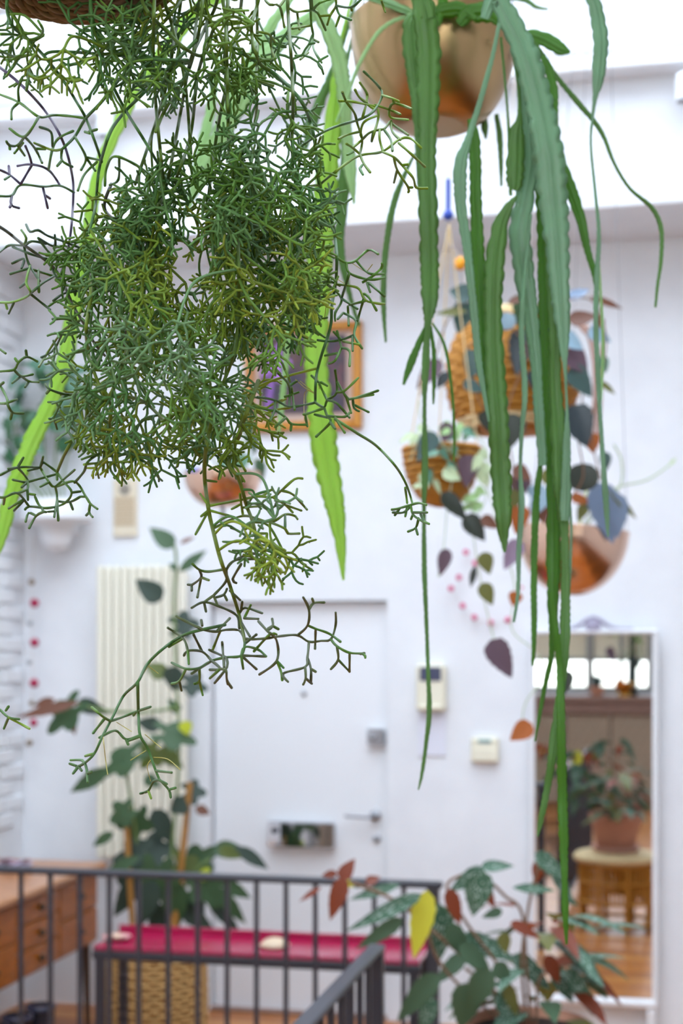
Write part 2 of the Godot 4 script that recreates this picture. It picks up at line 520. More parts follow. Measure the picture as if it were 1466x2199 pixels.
	for u in [-1.53, 2.53]: box(rail, at(Vector3(u, 5.47, 3.38)), Vector3(0.06, 0.05, 5.66), 0.006)
	part("window_frame", rail, mats.trim_paint, sk)
	# deep white beam under the roof light, with a small lip along its top
	var bm := S()
	box(bm, at(Vector3(1.5, (3.528 + 4.2) / 2, 0.25)), Vector3(6.2, 4.2 - 3.528, 0.5), 0.006)
	var bo := struct("trim_1", bm, white, "deep white beam along the top of the far wall", "beam", WX)
	part("lip", boxed(Vector3(6.2, 0.07, 0.13), 0.008, Vector3(1.5, 4.09, 0.545)), mats.trim_paint, bo)
	# joists across the roof light from which the planters hang
	for d in [[1.3, "white joist above the rope basket planter"], [2.15, "white joist above the strap-leaved hanging cactus"], [4.0, "white joist above the hanging wicker pots"], [5.35, "white joist above the small hanging metal bowl"]]:
		var v: float = 6.451 - 0.9766 * d[0]
		struct("trim_joist", boxed(Vector3(5.6, 0.16, 0.07), 0.005, Vector3(1.4, 4.32, v)), mats.trim_paint, d[1], "beam", WX)
	# two little spotlights on the beam
	for s in [[1470, 190, "small white spotlight on the beam, towards the mirror side"], [226, 268, "small white spotlight on the beam above the rope basket stems"]]:
		var p := wallpx(s[0], s[1], 0.62)
		var o := thing("spotlight", s[2], "spotlight", p, wrot, "spotlights on the beam")
		part("arm", rod(Vector3(0, 0.02, -0.12), Vector3(0, 0.02, 0), 0.009), mats.trim_paint, o)
		part("housing", lathed([Vector2(0.001, 0.06), Vector2(0.03, 0.058), Vector2(0.036, 0.03), Vector2(0.038, -0.05), Vector2(0.032, -0.052), Vector2(0.03, -0.03)], 20), mats.trim_paint, o)
		part("lamp_face", lathed([Vector2(0.03, -0.034), Vector2(0.001, -0.036)], 20), mat("lamp_face", C(150, 176, 220), 0.2), o)

func door_and_wall_things() -> void:
	# ---- door ----
	var u0 := wall_u(450, 0.0); var u1 := wall_u(831, 0.0); var dh := wall_h(700, 1290, 0.0)
	var d := Node3D.new()
	d.name = "door_1"; add_child(d); d.transform = WX
	tag(d, "plain white entrance door with chrome letter plate", "door", "", "structure")
	part("door_leaf", boxed(Vector3(u1 - u0 - 0.012, dh - 0.012, 0.045), 0.004, Vector3((u0 + u1) / 2, dh / 2, -0.075)), mats.door_paint, d)
	part("threshold", boxed(Vector3(u1 - u0, 0.03, 0.2), 0.0, Vector3((u0 + u1) / 2, -0.002, -0.1)), mats.mantel_wood, d)
	part("outer_panel", boxed(Vector3(u1 - u0, dh, 0.03), 0.0, Vector3((u0 + u1) / 2, dh / 2, -0.18)), mats.trim_paint, d)
	var fr := S()
	box(fr, at(Vector3((u0 + u1) / 2, dh + 0.02, -0.14)), Vector3(u1 - u0 + 0.1, 0.06, 0.1))
	part("door_frame", fr, mats.trim_paint, d)
	var L := func(px: float, py: float, v: float) -> Vector3: return WX.affine_inverse() * wallpx(px, py, v)
	# letter plate: a curved polished flap
	var c: Vector3 = L.call(648, 1792, -0.03)
	var lp := S()
	var wdt := 145.0 / F * 6.7; var hgt := 50.0 / F * 6.7
	for i in 10:
		var a0 := -0.5 + i / 10.0; var a1 := a0 + 0.1
		var z := func(a: float) -> float: return 0.024 + 0.012 * (1.0 - 4.0 * a * a)
		var lean := Vector3(0, 0, 0.004)
		var p0 := c + Vector3(a0 * wdt, -hgt / 2, z.call(a0)) + lean; var p1 := c + Vector3(a1 * wdt, -hgt / 2, z.call(a1)) + lean
		var p2 := c + Vector3(a1 * wdt, hgt / 2, z.call(a1)); var p3 := c + Vector3(a0 * wdt, hgt / 2, z.call(a0))
		quad(lp, p0, p1, p2, p3, Vector3((a0 + a1) * 0.15, 0.06, 1))
	var letter := part("letter_plate", lp, mats.chrome, d)
	part("letter_plate_frame", boxed(Vector3(wdt + 0.008, hgt + 0.01, 0.03), 0.006, c + Vector3(0, 0, 0.008)), mats.chrome, letter)
	part("letter_flap_knob", lathed([Vector2(0.001, 0.012), Vector2(0.012, 0.01), Vector2(0.014, 0.0)], 16, Transform3D(Basis(Vector3.RIGHT, PI / 2), c + Vector3(-wdt * 0.39, hgt * 0.18, 0.04))), mats.black_iron, letter)
	# rim lock
	c = L.call(808, 1583, -0.03)
	var lock := part("rim_lock", boxed(Vector3(0.085, 0.078, 0.04), 0.006, c), mats.chrome, d)
	part("lock_knob", lathed([Vector2(0.001, 0.02), Vector2(0.014, 0.018), Vector2(0.016, 0.0)], 18, Transform3D(Basis(Vector3.RIGHT, PI / 2), c + Vector3(-0.012, 0, 0.022))), mats.steel, lock)
	# lever handle and keyhole
	c = L.call(806, 1752, -0.045)
	var hd := S()
	tube(hd, [c, c + Vector3(0, 0, 0.05), c + Vector3(-0.02, 0, 0.055), c + Vector3(-0.13, 0.004, 0.055)], 0.009, 8)
	var handle := part("lever_handle", hd, mats.steel, d)
	part("rose", lathed([Vector2(0.001, 0.01), Vector2(0.024, 0.009), Vector2(0.026, 0.0)], 20, Transform3D(Basis(Vector3.RIGHT, PI / 2), c)), mats.steel, handle)
	c = L.call(809, 1801, -0.045)
	part("keyhole", lathed([Vector2(0.001, 0.008), Vector2(0.016, 0.007), Vector2(0.018, -0.004)], 18, Transform3D(Basis(Vector3.RIGHT, PI / 2), c)), mats.steel, d)
	c = L.call(652, 1489, -0.045)
	part("peephole", lathed([Vector2(0.001, 0.006), Vector2(0.01, 0.005), Vector2(0.012, -0.004)], 16, Transform3D(Basis(Vector3.RIGHT, PI / 2), c)), mats.steel, d)
	# ---- radiator ----
	var a := wallpx(208, 1215, 0.09); var b := wallpx(402, 1850, 0.09)
	var w := wall_u(402, 0.09) - wall_u(208, 0.09); var h := a.y - b.y
	var r := thing("radiator", "tall cream panel radiator with narrow upright columns", "radiator", Vector3((a.x + b.x) / 2, b.y, (a.z + b.z) / 2), wrot)
	var n := 11
	for k in n:
		part("column", boxed(Vector3(w / n - 0.007, h, 0.05), 0.012, Vector3(-w / 2 + (k + 0.5) * w / n, h / 2, 0)), mats.cream, r)
	for y in [0.06, h - 0.06]:
		part("header_pipe", boxed(Vector3(w, 0.05, 0.03), 0.01, Vector3(0, y, -0.02)), mats.cream, r)
		for s in [-0.35, 0.35]:
			part("bracket", boxed(Vector3(0.03, 0.03, 0.06), 0.004, Vector3(s * w, y, -0.052)), mats.cream, r)
	# ---- entry phone ----
	var p := wallpx(928, 1476, 0.0)
	var e := thing("entry_phone", "cream wall entry phone with a dark screen beside the door", "entry phone", p, wrot)
	part("body", boxed(Vector3(0.135, 0.215, 0.055), 0.012, Vector3(0, 0, 0.028)), mats.cream_plastic, e)
	part("screen", boxed(Vector3(0.098, 0.064, 0.008), 0.002, Vector3(0, 0.062, 0.056)), mat("screen_grey", C(62, 66, 92), 0.3), e)
	part("handset_ridge", boxed(Vector3(0.11, 0.02, 0.018), 0.006, Vector3(0, -0.09, 0.056)), mats.cream_plastic, e)
	p = wallpx(928, 1578, 0.0)
	var note := thing("paper_note", "sheet of white paper pinned below the entry phone", "note", p, wrot)
	part("sheet", boxed(Vector3(0.125, 0.19, 0.004), 0.001, Vector3(0, 0, 0.006)), mat("paper", C(226, 227, 238), 0.8), note)
	# ---- thermostat ----
	p = wallpx(1042, 1610, 0.0)
	var t := thing("thermostat", "small cream thermostat with a grey-green display", "thermostat", p, wrot)
	part("body", boxed(Vector3(0.125, 0.115, 0.035), 0.008, Vector3(0, 0, 0.018)), mats.cream_plastic, t)
	part("display", boxed(Vector3(0.058, 0.018, 0.006), 0.001, Vector3(0, 0.041, 0.036)), mat("display", C(122, 158, 158), 0.3), t)
	part("flap", boxed(Vector3(0.115, 0.055, 0.006), 0.002, Vector3(0, -0.02, 0.037)), mats.cream_plastic, t)
	# ---- beige wall plaque with a round dial ----
	p = wallpx(271, 1091, 0.0)
	var q := thing("wall_plaque", "beige upright plaque with a grey disc and patterned panel above the radiator", "plaque", p, wrot)
	part("backing", boxed(Vector3(0.12, 0.275, 0.02), 0.004, Vector3(0, 0, 0.01)), mat("plaque_beige", C(226, 214, 190), 0.7), q)
	part("disc", lathed([Vector2(0.001, 0.006), Vector2(0.026, 0.005), Vector2(0.028, 0.0)], 24, Transform3D(Basis(Vector3.RIGHT, PI / 2), Vector3(0, 0.088, 0.02))), mat("plaque_grey", C(148, 140, 128), 0.7), q)
	for y in [0.038, 0.01, -0.018, -0.046, -0.074]:
		part("panel_stripe", boxed(Vector3(0.1, 0.022, 0.005), 0.002, Vector3(0, y, 0.021)), mat("plaque_brown", C(196, 176, 146), 0.8), q)
	# ---- framed picture ----
	var pa := wallpx(528, 702, 0.0); var pb := wallpx(779, 922, 0.0)
	var pw := wall_u(779, 0.0) - wall_u(528, 0.0); var ph := pa.y - pb.y
	var pic := thing("framed_picture", "gilt framed dark painting with a violet flower, hung above the door", "picture", Vector3((pa.x + pb.x) / 2, (pa.y + pb.y) / 2, (pa.z + pb.z) / 2), wrot)
	for s in [-1.0, 1.0]:
		part("frame_side", boxed(Vector3(0.045, ph, 0.04), 0.01, Vector3(s * (pw / 2 - 0.022), 0, 0.02)), mat("gilt", C(196, 132, 46), 0.4, 0.1), pic)
		part("frame_rail", boxed(Vector3(pw - 0.09, 0.045, 0.04), 0.01, Vector3(0, s * (ph / 2 - 0.022), 0.02)), mats.gilt, pic)
	part("mount", boxed(Vector3(pw - 0.08, ph - 0.08, 0.012), 0, Vector3(0, 0, 0.012)), mat("mount_beige", C(196, 170, 156), 0.8), pic)
	var im := Image.create(96, 80, false, Image.FORMAT_RGB8)
	var nz := FastNoiseLite.new()
	nz.seed = 12; nz.frequency = 0.035
	for y in 80:
		for x in 96:
			var k := nz.get_noise_2d(x, y) * 0.5 + 0.5
			var col := C(52, 46, 66).lerp(C(112, 74, 62), clampf(k * 1.6 - 0.45, 0, 1))
			if x > 66: col = col.lerp(C(128, 62, 74), clampf(nz.get_noise_2d(x * 2.0, y + 90) * 1.2, 0, 1))
			var f := Vector2(x - 16, (y - 26) * 0.9)
			var petal := 13.0 + 6.0 * cos(atan2(f.y, f.x) * 5.0)
			if f.length() < petal: col = C(176, 118, 214).lerp(C(206, 168, 230), clampf(1.0 - f.length() / 10.0, 0, 1))
			if absf(x - 13 + (y - 40) * 0.15) < 3.0 and y > 38: col = C(142, 92, 176)
			im.set_pixel(x, y, col)
	var canvas := mat("painting", Color.WHITE, 0.5)
	canvas.albedo_texture = ImageTexture.create_from_image(im)
	var cw := pw - 0.15; var ch := ph - 0.14
	var cs := S()
	for k in [[-0.5, -0.5], [-0.5, 0.5], [0.5, 0.5], [-0.5, -0.5], [0.5, 0.5], [0.5, -0.5]]:
		vert(cs, Vector3(k[0] * cw, k[1] * ch + 0.008, 0.021), Vector3(0, 0, 1), Color.WHITE, Vector2(k[0] + 0.5, 0.5 - k[1]))
	part("canvas", cs, canvas, pic)
	# ---- pink bead garland on the wall ----
	var g := thing("bead_garland", "thin garland of pink beads looped on the wall under the wicker pots", "garland", wallpx(945, 1215, 0.02), 0.0)
	var pts := path_px([[942, 1150], [948, 1215], [968, 1262], [992, 1300], [1018, 1326], [1053, 1337], [1090, 1331], [1120, 1300], [1136, 1250]], wall_depth(1030, 0.03))
	var gs := S()
	tube(gs, pts, 0.0012, 4)
	wpart("thread", gs, mats.string, g)
	for k in [[968, 1264], [985, 1240], [993, 1301], [1018, 1326], [1053, 1337], [1090, 1331], [1120, 1262], [1020, 1210], [1000, 1186]]:
		var bs := S()
		ball(bs, P(k[0], k[1], wall_depth(1030, 0.03)), 0.0135)
		wpart("bead", bs, mat("pink_bead", C(214, 60, 124), 0.4), g)

func mirror_and_far_side() -> void:
	var a := wallpx(1136, 1352, 0.05); var b := wallpx(1413, 2160, 0.05)
	var w := wall_u(1413, 0.05) - wall_u(1136, 0.05)
	var y0 := wall_h(1275, 2158, 0.05); var y1 := wall_h(1275, 1352, 0.05)
	var h := y1 - y0
	var m := thing("tall_mirror", "tall white framed mirror with an arched crest leaning beside the begonia", "mirror", Vector3((a.x + b.x) / 2, y0, (a.z + b.z) / 2), wrot - 0.02)
	part("backing", boxed(Vector3(w - 0.004, h, 0.02), 0.006, Vector3(0, h / 2, -0.012)), mats.trim_paint, m)
	part("glass", boxed(Vector3(w - 0.045, h - 0.05, 0.006), 0.001, Vector3(0, h / 2 + 0.003, 0.002)), mats.mirror_glass, m)
	for s in [-1.0, 1.0]:
		part("frame_side", boxed(Vector3(0.026, h, 0.03), 0.01, Vector3(s * (w / 2 - 0.012), h / 2, 0.006)), mats.trim_paint, m)
	part("frame_rail", boxed(Vector3(w, 0.04, 0.036), 0.012, Vector3(0, 0.018, 0.008)), mats.trim_paint, m)
	part("frame_rail", boxed(Vector3(w, 0.022, 0.03), 0.008, Vector3(0, h - 0.01, 0.006)), mats.trim_paint, m)
	var cr := S()
	var cp := []
	for k in 13:
		var x := -0.17 + 0.34 * k / 12.0
		cp.append(Vector3(x, h + 0.0 + 0.055 * exp(-x * x / 0.0035), 0.006))
	tube(cr, cp, 0.009, 8)
	var crest := part("crest", cr, mat("crest_grey", C(160, 154, 176), 0.4), m)
	part("crest_shell", lathed([Vector2(0.001, 0.012), Vector2(0.03, 0.008), Vector2(0.036, 0.0)], 20, Transform3D(Basis(Vector3.RIGHT, PI / 2), Vector3(0, h + 0.012, 0.01))), mats.crest_grey, crest)
	for s in [-1.0, 1.0]:
		part("foot", boxed(Vector3(0.04, y0, 0.05), 0.006, Vector3(s * (w / 2 - 0.03), -y0 / 2, 0.0)), mats.trim_paint, m)
	# ---- what the mirror shows behind the camera ----
	var sh := thing("mantel_shelf", "brown wooden shelf unit below the window, seen in the mirror", "shelf", WX * Vector3(0.8, 0, 9.86), wrot)
	part("top_board", boxed(Vector3(3.6, 0.07, 0.34), 0.008, Vector3(0, 1.17, 0)), mats.mantel_wood, sh)
	part("apron", boxed(Vector3(3.5, 0.13, 0.06), 0.006, Vector3(0, 1.07, -0.1)), mats.mantel_wood, sh)
	for k in 7:
		part("panel", boxed(Vector3(0.49, 1.0, 0.04), 0.01, Vector3(-1.5 + k * 0.5, 0.505, -0.06)), mats.panel_wood, sh)
	var bw := thing("brass_bowl", "small brass bowl standing on the shelf seen in the mirror", "bowl", WX * Vector3(0.70, 1.205, 9.79))
	part("foot", lathed([Vector2(0.07, 0.0), Vector2(0.075, 0.01), Vector2(0.06, 0.03), Vector2(0.05, 0.04)], 24), mats.brass, bw)
	part("cup", lathed([Vector2(0.05, 0.035), Vector2(0.085, 0.07), Vector2(0.105, 0.13), Vector2(0.11, 0.16), Vector2(0.102, 0.16), Vector2(0.08, 0.08), Vector2(0.001, 0.06)], 28), mats.brass, bw)
	var vs := thing("dark_vase", "tall narrow dark green bottle behind the brass bowl", "vase", WX * Vector3(0.78, 1.205, 9.935))
	part("body", lathed([Vector2(0.001, 0.0), Vector2(0.05, 0.0), Vector2(0.055, 0.05), Vector2(0.05, 0.35), Vector2(0.035, 0.5), Vector2(0.03, 0.8), Vector2(0.038, 0.84), Vector2(0.02, 0.84), Vector2(0.02, 0.7)], 24), mat("bottle_green", C(28, 44, 40), 0.15), vs)
	var pl := thing("succulent_pot", "small grey-green potted succulent on the shelf seen in the mirror", "plant", WX * Vector3(0.4, 1.205, 9.8))
	part("pot", lathed([Vector2(0.001, 0), Vector2(0.06, 0.0), Vector2(0.08, 0.11), Vector2(0.07, 0.11), Vector2(0.065, 0.09), Vector2(0.001, 0.09)], 20), mats.terracotta, pl)
	for k in 14:
		var an := k * 2.4
		var lf := leaf_shape("lance", 0.16, 0.06, 0.2, -0.2)
		part("leaf", lf, mats.teal_leaf, pl, Transform3D(Basis(Vector3.UP, an) * Basis(Vector3(0, 0, 1), 0.5 + 0.05 * k) * Basis(Vector3.RIGHT, -PI / 2), Vector3(0, 0.09, 0)))

func railings() -> void:
	var iron: Material = mats.black_iron
	# railing across the view
	var v := 1.85
	var u0 := -0.955; var u1 := 0.745
	var H := 0.94
	var r := thing("stair_railing", "black iron railing across the landing in front of the red console", "railing", WU((u0 + u1) / 2, 0, v), wrot)
	var L := func(u: float, h: float) -> Vector3: return Vector3(u - (u0 + u1) / 2, h, 0)
	part("top_rail", boxed(Vector3(u1 - u0, 0.022, 0.042), 0.005, L.call((u0 + u1) / 2, H)), iron, r)
	part("bottom_rail", boxed(Vector3(u1 - u0, 0.02, 0.03), 0.004, L.call((u0 + u1) / 2, 0.09)), iron, r)
	var k := 0
	while true:
		var px := 45.0 + k * 63.2
		if px > 930.0: break
		var u := wall_u(px, v)
		part("baluster", boxed(Vector3(0.0155, H - 0.1, 0.0155), 0.002, L.call(u, (H + 0.09) / 2)), iron, r)
		k += 1
	for u in [u0, wall_u(930, v)]:
		part("post", boxed(Vector3(0.038, H, 0.038), 0.004, L.call(u, H / 2)), iron, r)
	# railing running towards the camera
	var n := thing("stair_side_railing", "black iron railing running end-on away from the landing with flat handrail", "railing", WU(0.722, 0, 3.6), wrot)
	part("handrail", boxed(Vector3(0.044, 0.016, 2.2), 0.005, Vector3(0, H, 0.35)), iron, n)
	part("bottom_rail", boxed(Vector3(0.03, 0.02, 2.16), 0.004, Vector3(0, 0.09, 0.35)), iron, n)
	for i in 20:
		part("baluster", boxed(Vector3(0.0155, H - 0.1, 0.0155), 0.002, Vector3(0, (H + 0.09) / 2, -0.63 + i * 0.105)), iron, n)
	for z in [-0.735, 1.44]:
		part("post", boxed(Vector3(0.036, H, 0.036), 0.004, Vector3(0, H / 2, z)), iron, n)

func furniture() -> void:
	# ---- red topped console ----
	var u0 := -0.55; var u1 := 0.635
	var w := u1 - u0
	var H := 0.636
	var c := thing("red_console", "long narrow console with glossy red tray top and black iron frame", "console", WU((u0 + u1) / 2, 0, 1.52), wrot)
	part("tray_top", boxed(Vector3(w, 0.02, 0.26), 0.004, Vector3(0, H, 0)), mats.red_lacquer, c)
	part("back_lip", boxed(Vector3(w, 0.035, 0.012), 0.003, Vector3(0, H + 0.02, -0.125)), mats.red_lacquer, c)
	for s in [-1.0, 1.0]:
		part("frame_bar", boxed(Vector3(w + 0.01, 0.032, 0.024), 0.004, Vector3(0, H - 0.024, s * 0.12)), mats.black_iron, c)
		for z in [-0.115, 0.115]:
			part("leg", boxed(Vector3(0.032, H - 0.03, 0.032), 0.004, Vector3(s * (w / 2 - 0.02), (H - 0.03) / 2, z)), mats.black_iron, c)
	var sh := thing("shell_ornament", "small cream and brown shell lying on the red console top", "ornament", WU(wall_u(590, 1.55), H + 0.01, 1.55))
	part("shell", lathed([Vector2(0.001, 0.0), Vector2(0.05, 0.002), Vector2(0.055, 0.012), Vector2(0.035, 0.028), Vector2(0.012, 0.036), Vector2(0.001, 0.037)], 20), mat("shell_cream", C(214, 190, 160), 0.5), sh)
	for k in 6:
		part("ridge", rod(Vector3(0, 0.036, 0), Vector3(0.05 * cos(k * 1.05), 0.014, 0.05 * sin(k * 1.05)), 0.003, 6), mat("shell_brown", C(170, 120, 96), 0.5), sh)
	var pb := thing("flower_dish", "pale dish with petals at the planter end of the red console", "dish", WU(wall_u(250, 1.55), H + 0.01, 1.55))
	part("dish", lathed([Vector2(0.001, 0.0), Vector2(0.03, 0.0), Vector2(0.055, 0.016), Vector2(0.05, 0.016), Vector2(0.001, 0.006)], 24), mat("dish_pink", C(226, 160, 160), 0.4), pb)
	for k in 5:
		part("petal", leaf_shape("round", 0.03, 0.024, 0.2, 0.1), mat("petal_cream", C(232, 206, 176), 0.6), pb, Transform3D(Basis(Vector3.UP, k * 1.26) * Basis(Vector3.RIGHT, -PI / 2), Vector3(0, 0.018, 0)))
	# ---- wooden sideboard against the left wall ----
	var d := thing("sideboard", "orange wooden sideboard with small knobbed drawers on slim legs", "sideboard", WU(-1.29, 0, 1.25), wrot)
	var T := 0.75
	part("top_board", boxed(Vector3(0.58, 0.03, 1.72), 0.006, Vector3(0, T - 0.015, 0)), mats.sideboard_top, d)
	part("body", boxed(Vector3(0.52, 0.33, 1.66), 0.004, Vector3(-0.02, T - 0.195, 0)), mats.sideboard_wood, d)
	var dw := 1.66 / 4.0
	for i in 4:
		var rows := 2 if i % 2 == 0 else 3
		for j in rows:
			var hh := 0.31 / rows
			var z := -0.83 + (i + 0.5) * dw
			var y := T - 0.04 - (j + 0.5) * hh
			var dr := part("drawer", boxed(Vector3(0.02, hh - 0.008, dw - 0.01), 0.004, Vector3(0.247, y, z)), mats.sideboard_wood, d)
			var ks := S()
			ball(ks, Vector3(0.27, y, z), 0.015)
			part("knob", ks, mat("knob_dark", C(66, 46, 26), 0.4), dr)
	for s in [-0.22, 0.22]:
		for z in [-0.78, 0.78]:
			var ls := S()
			tube(ls, [Vector3(s, T - 0.36, z), Vector3(s * 1.05, 0.0, z)], [0.02, 0.012], 8, Color.WHITE, false)
			part("leg", ls, mat("leg_dark", C(70, 48, 34), 0.5), d)
	# dish of dried petals on the sideboard
	var q := thing("petal_bowl", "shallow pale bowl of dried mauve petals on the wooden sideboard", "bowl", WU(wall_u(30, 0.75), T, 0.75))
	part("bowl", lathed([Vector2(0.001, 0.0), Vector2(0.04, 0.0), Vector2(0.085, 0.035), Vector2(0.08, 0.036), Vector2(0.035, 0.008), Vector2(0.001, 0.008)], 28), mat("bowl_lilac", C(196, 190, 214), 0.35), q)
	for k in 16:
		var aa := k * 2.39
		part("petal", leaf_shape("round", 0.045, 0.034, 0.3, 0.2), mat("petal_mauve", C(150, 104, 112), 0.7), q, Transform3D(Basis(Vector3.UP, aa) * Basis(Vector3(0, 0, 1), 0.3) * Basis(Vector3.RIGHT, -PI / 2), Vector3(0.03 * cos(aa), 0.02 + 0.002 * k, 0.03 * sin(aa))))
	# boots below
	for k in 3:
		var bt := thing("ankle_boot", ["black ankle boot under the sideboard, next to the console leg", "black ankle boot under the sideboard, between two others", "black ankle boot under the sideboard, next to its inner leg"][k], "boot", WU(-0.97 + 0.02 * k, 0, 1.55 - k * 0.17), wrot + 0.3, "black boots under the sideboard")
		var sole := S()
		box(sole, at(Vector3(0.06, 0.012, 0)), Vector3(0.27, 0.024, 0.09), 0.01)
		part("sole", sole, mat("sole", C(30, 30, 34), 0.7), bt)
		var up := S()
		tube(up, [Vector3(-0.02, 0.3, 0), Vector3(-0.02, 0.22, 0), Vector3(-0.015, 0.13, 0), Vector3(0.02, 0.075, 0), Vector3(0.1, 0.055, 0), Vector3(0.17, 0.046, 0)], [0.056, 0.053, 0.052, 0.05, 0.044, 0.03], 14)
		part("upper", up, mat("boot_leather", C(34, 35, 44), 0.25), bt)
		part("cuff", lathed([Vector2(0.05, 0.285), Vector2(0.06, 0.29), Vector2(0.06, 0.305), Vector2(0.05, 0.306)], 18, at(Vector3(-0.02, 0, 0))), mat("boot_cuff", C(60, 62, 80), 0.3), bt)
	# framed picture edge on the brick wall
	var fp := thing("brown_frame", "brown wooden picture frame on the white brick wall", "picture", WU(-1.572, 1.5, 0.84), wrot)
	for s in [-1.0, 1.0]:
		part("frame_side", boxed(Vector3(0.03, 0.62, 0.04), 0.006, Vector3(0.015, 0, s * 0.2)), mat("frame_brown", C(110, 78, 60), 0.5), fp)
		part("frame_rail", boxed(Vector3(0.03, 0.04, 0.44), 0.006, Vector3(0.015, s * 0.3, 0)), mats.frame_brown, fp)
	part("print", boxed(Vector3(0.01, 0.58, 0.38), 0, Vector3(0.008, 0, 0)), mats.mount_beige, fp)
	# ---- woven planter ----
	var pc := P(336, 2100, 5.85)
	var bk := thing("woven_planter", "round tan woven basket planter holding the tall climber", "basket", Vector3(pc.x, 0, pc.z))
	var rings := 26
	for k in rings:
		var y := 0.01 + 0.5 * k / (rings - 1)
		var rad := 0.19 + 0.012 * sin(PI * k / rings)
		var ws := S()
		ring_tube(ws, rad, y, 0.0085, 0.006, 20, PI * (k % 2), 80, 5)
		part("woven_band", ws, mats.wicker_tan, bk)
	for k in 20:
		var aa := TAU * (k + 0.25) / 20.0
		part("stake", rod(Vector3(0.197 * cos(aa), 0, 0.197 * sin(aa)), Vector3(0.197 * cos(aa), 0.5, 0.197 * sin(aa)), 0.004, 5), mats.wicker_tan, bk)
	var rim := S()
	ring_tube(rim, 0.192, 0.52, 0.014)
	part("rim", rim, mats.wicker_tan, bk)
	part("lining", lathed([Vector2(0.001, 0.01), Vector2(0.176, 0.012), Vector2(0.178, 0.5)], 28), mat("lining_brown", C(96, 70, 44), 0.9), bk)
	part("soil", lathed([Vector2(0.18, 0.47), Vector2(0.001, 0.48)], 24), mats.soil, bk)

func tall_climber() -> void:
	var d := 5.85
	var base := P(336, 2040, d)
	base.y = 0.475
	var t := thing("climbing_ivy_tree", "tall dark-leaved climber on canes rising in front of the radiator", "plant", base)
	for s in [[[345, 2045], [362, 1900], [375, 1750], [385, 1600], [378, 1450], [374, 1300], [378, 1200], [372, 1165]], [[330, 2045], [320, 1950], [300, 1850], [285, 1740], [270, 1660]], [[350, 2045], [385, 1930], [420, 1870], [450, 1845]], [[378, 1520], [300, 1530], [220, 1525], [165, 1510]]]:
		var st := S()
		tube(st, path_px(s, d), 0.0065, 6)
		wpart("stem", st, mats.stem_green, t)
	for s in [[[270, 1740], [288, 2045]], [[408, 1680], [370, 2045]], [[392, 1880], [355, 2045]]]:
		var st := S()
		tube(st, path_px(s, d - 0.03, 60.0), 0.013, 8)
		wpart("cane", st, mats.bamboo, t)
	var g: Material = mats.climber_leaf; var k: Material = mats.climber_dark; var o: Material = mats.climber_olive; var b: Material = mats.brown_leaf; var y: Material = mats.lime_leaf
	for l in [
		["wing", 372, 1176, 322, 1128, 42, g], ["lance", 386, 1168, 418, 1150, 12, b], ["lance", 384, 1228, 442, 1178, 24, g], ["wing", 348, 1288, 290, 1243, 48, k], ["lance", 380, 1225, 362, 1208, 14, g],
		["lobed", 372, 1345, 430, 1335, 66, k], ["wing", 356, 1452, 312, 1424, 40, o], ["wing", 372, 1430, 372, 1485, 44, k], ["lobed", 392, 1465, 448, 1480, 60, k], ["wing", 385, 1530, 360, 1500, 26, g],
		["lobed", 168, 1508, 100, 1575, 74, g], ["lance", 172, 1508, 30, 1538, 26, b], ["wing", 165, 1508, 235, 1532, 34, k], ["lance", 118, 1502, 70, 1515, 20, b], ["wing", 150, 1520, 160, 1580, 26, b],
		["lobed", 340, 1572, 424, 1592, 72, g], ["wing", 395, 1548, 404, 1580, 30, y], ["wing", 345, 1560, 290, 1548, 34, k], ["lobed", 300, 1612, 205, 1665, 66, g], ["lance", 236, 1650, 146, 1702, 36, g], ["lobed", 345, 1600, 300, 1650, 60, o], ["wing", 345, 1610, 395, 1650, 40, o], ["wing", 310, 1668, 345, 1690, 30, g],
		["lobed", 396, 1700, 444, 1700, 60, k], ["lance", 418, 1735, 452, 1746, 24, b], ["wing", 400, 1720, 365, 1745, 44, k],
		["lobed", 282, 1735, 232, 1765, 62, g], ["lobed", 290, 1740, 284, 1812, 80, g], ["wing", 328, 1738, 378, 1818, 46, k], ["lance", 244, 1788, 196, 1816, 24, g], ["lobed", 300, 1830, 380, 1820, 90, k], ["lobed", 320, 1830, 240, 1850, 80, k], ["lobed", 340, 1850, 330, 1930, 100, g], ["lobed", 370, 1850, 430, 1900, 80, o],
		["lobed", 400, 1868, 470, 1818, 70, g], ["lance", 455, 1828, 520, 1818, 40, g], ["lance", 505, 1818, 578, 1866, 30, k], ["wing", 470, 1822, 520, 1842, 30, o], ["wing", 430, 1870, 450, 1890, 34, y], ["lobed", 300, 1880, 250, 1935, 70, k], ["lobed", 420, 1880, 470, 1950, 80, g], ["lance", 455, 1900, 530, 1985, 34, g], ["lance", 440, 1920, 520, 2010, 30, k], ["lance", 470, 1890, 540, 1930, 30, g],
		["wing", 330, 1890, 300, 1990, 56, k], ["wing", 370, 1890, 380, 2000, 60, g], ["wing", 410, 1910, 430, 2000, 46, k], ["wing", 290, 1900, 240, 1970, 40, k], ["wing", 350, 1940, 340, 2030, 60, k], ["lance", 300, 1840, 215, 1880, 30, g], ["wing", 390, 1950, 460, 2000, 40, k]]:
		leaf(t, l[0], l[1], l[2], l[3], l[4], l[5], d + rng.randf_range(-0.08, 0.08), l[6], rng.randf_range(0.1, 0.7), rng.randf_range(0.05, 0.2), 0.15)

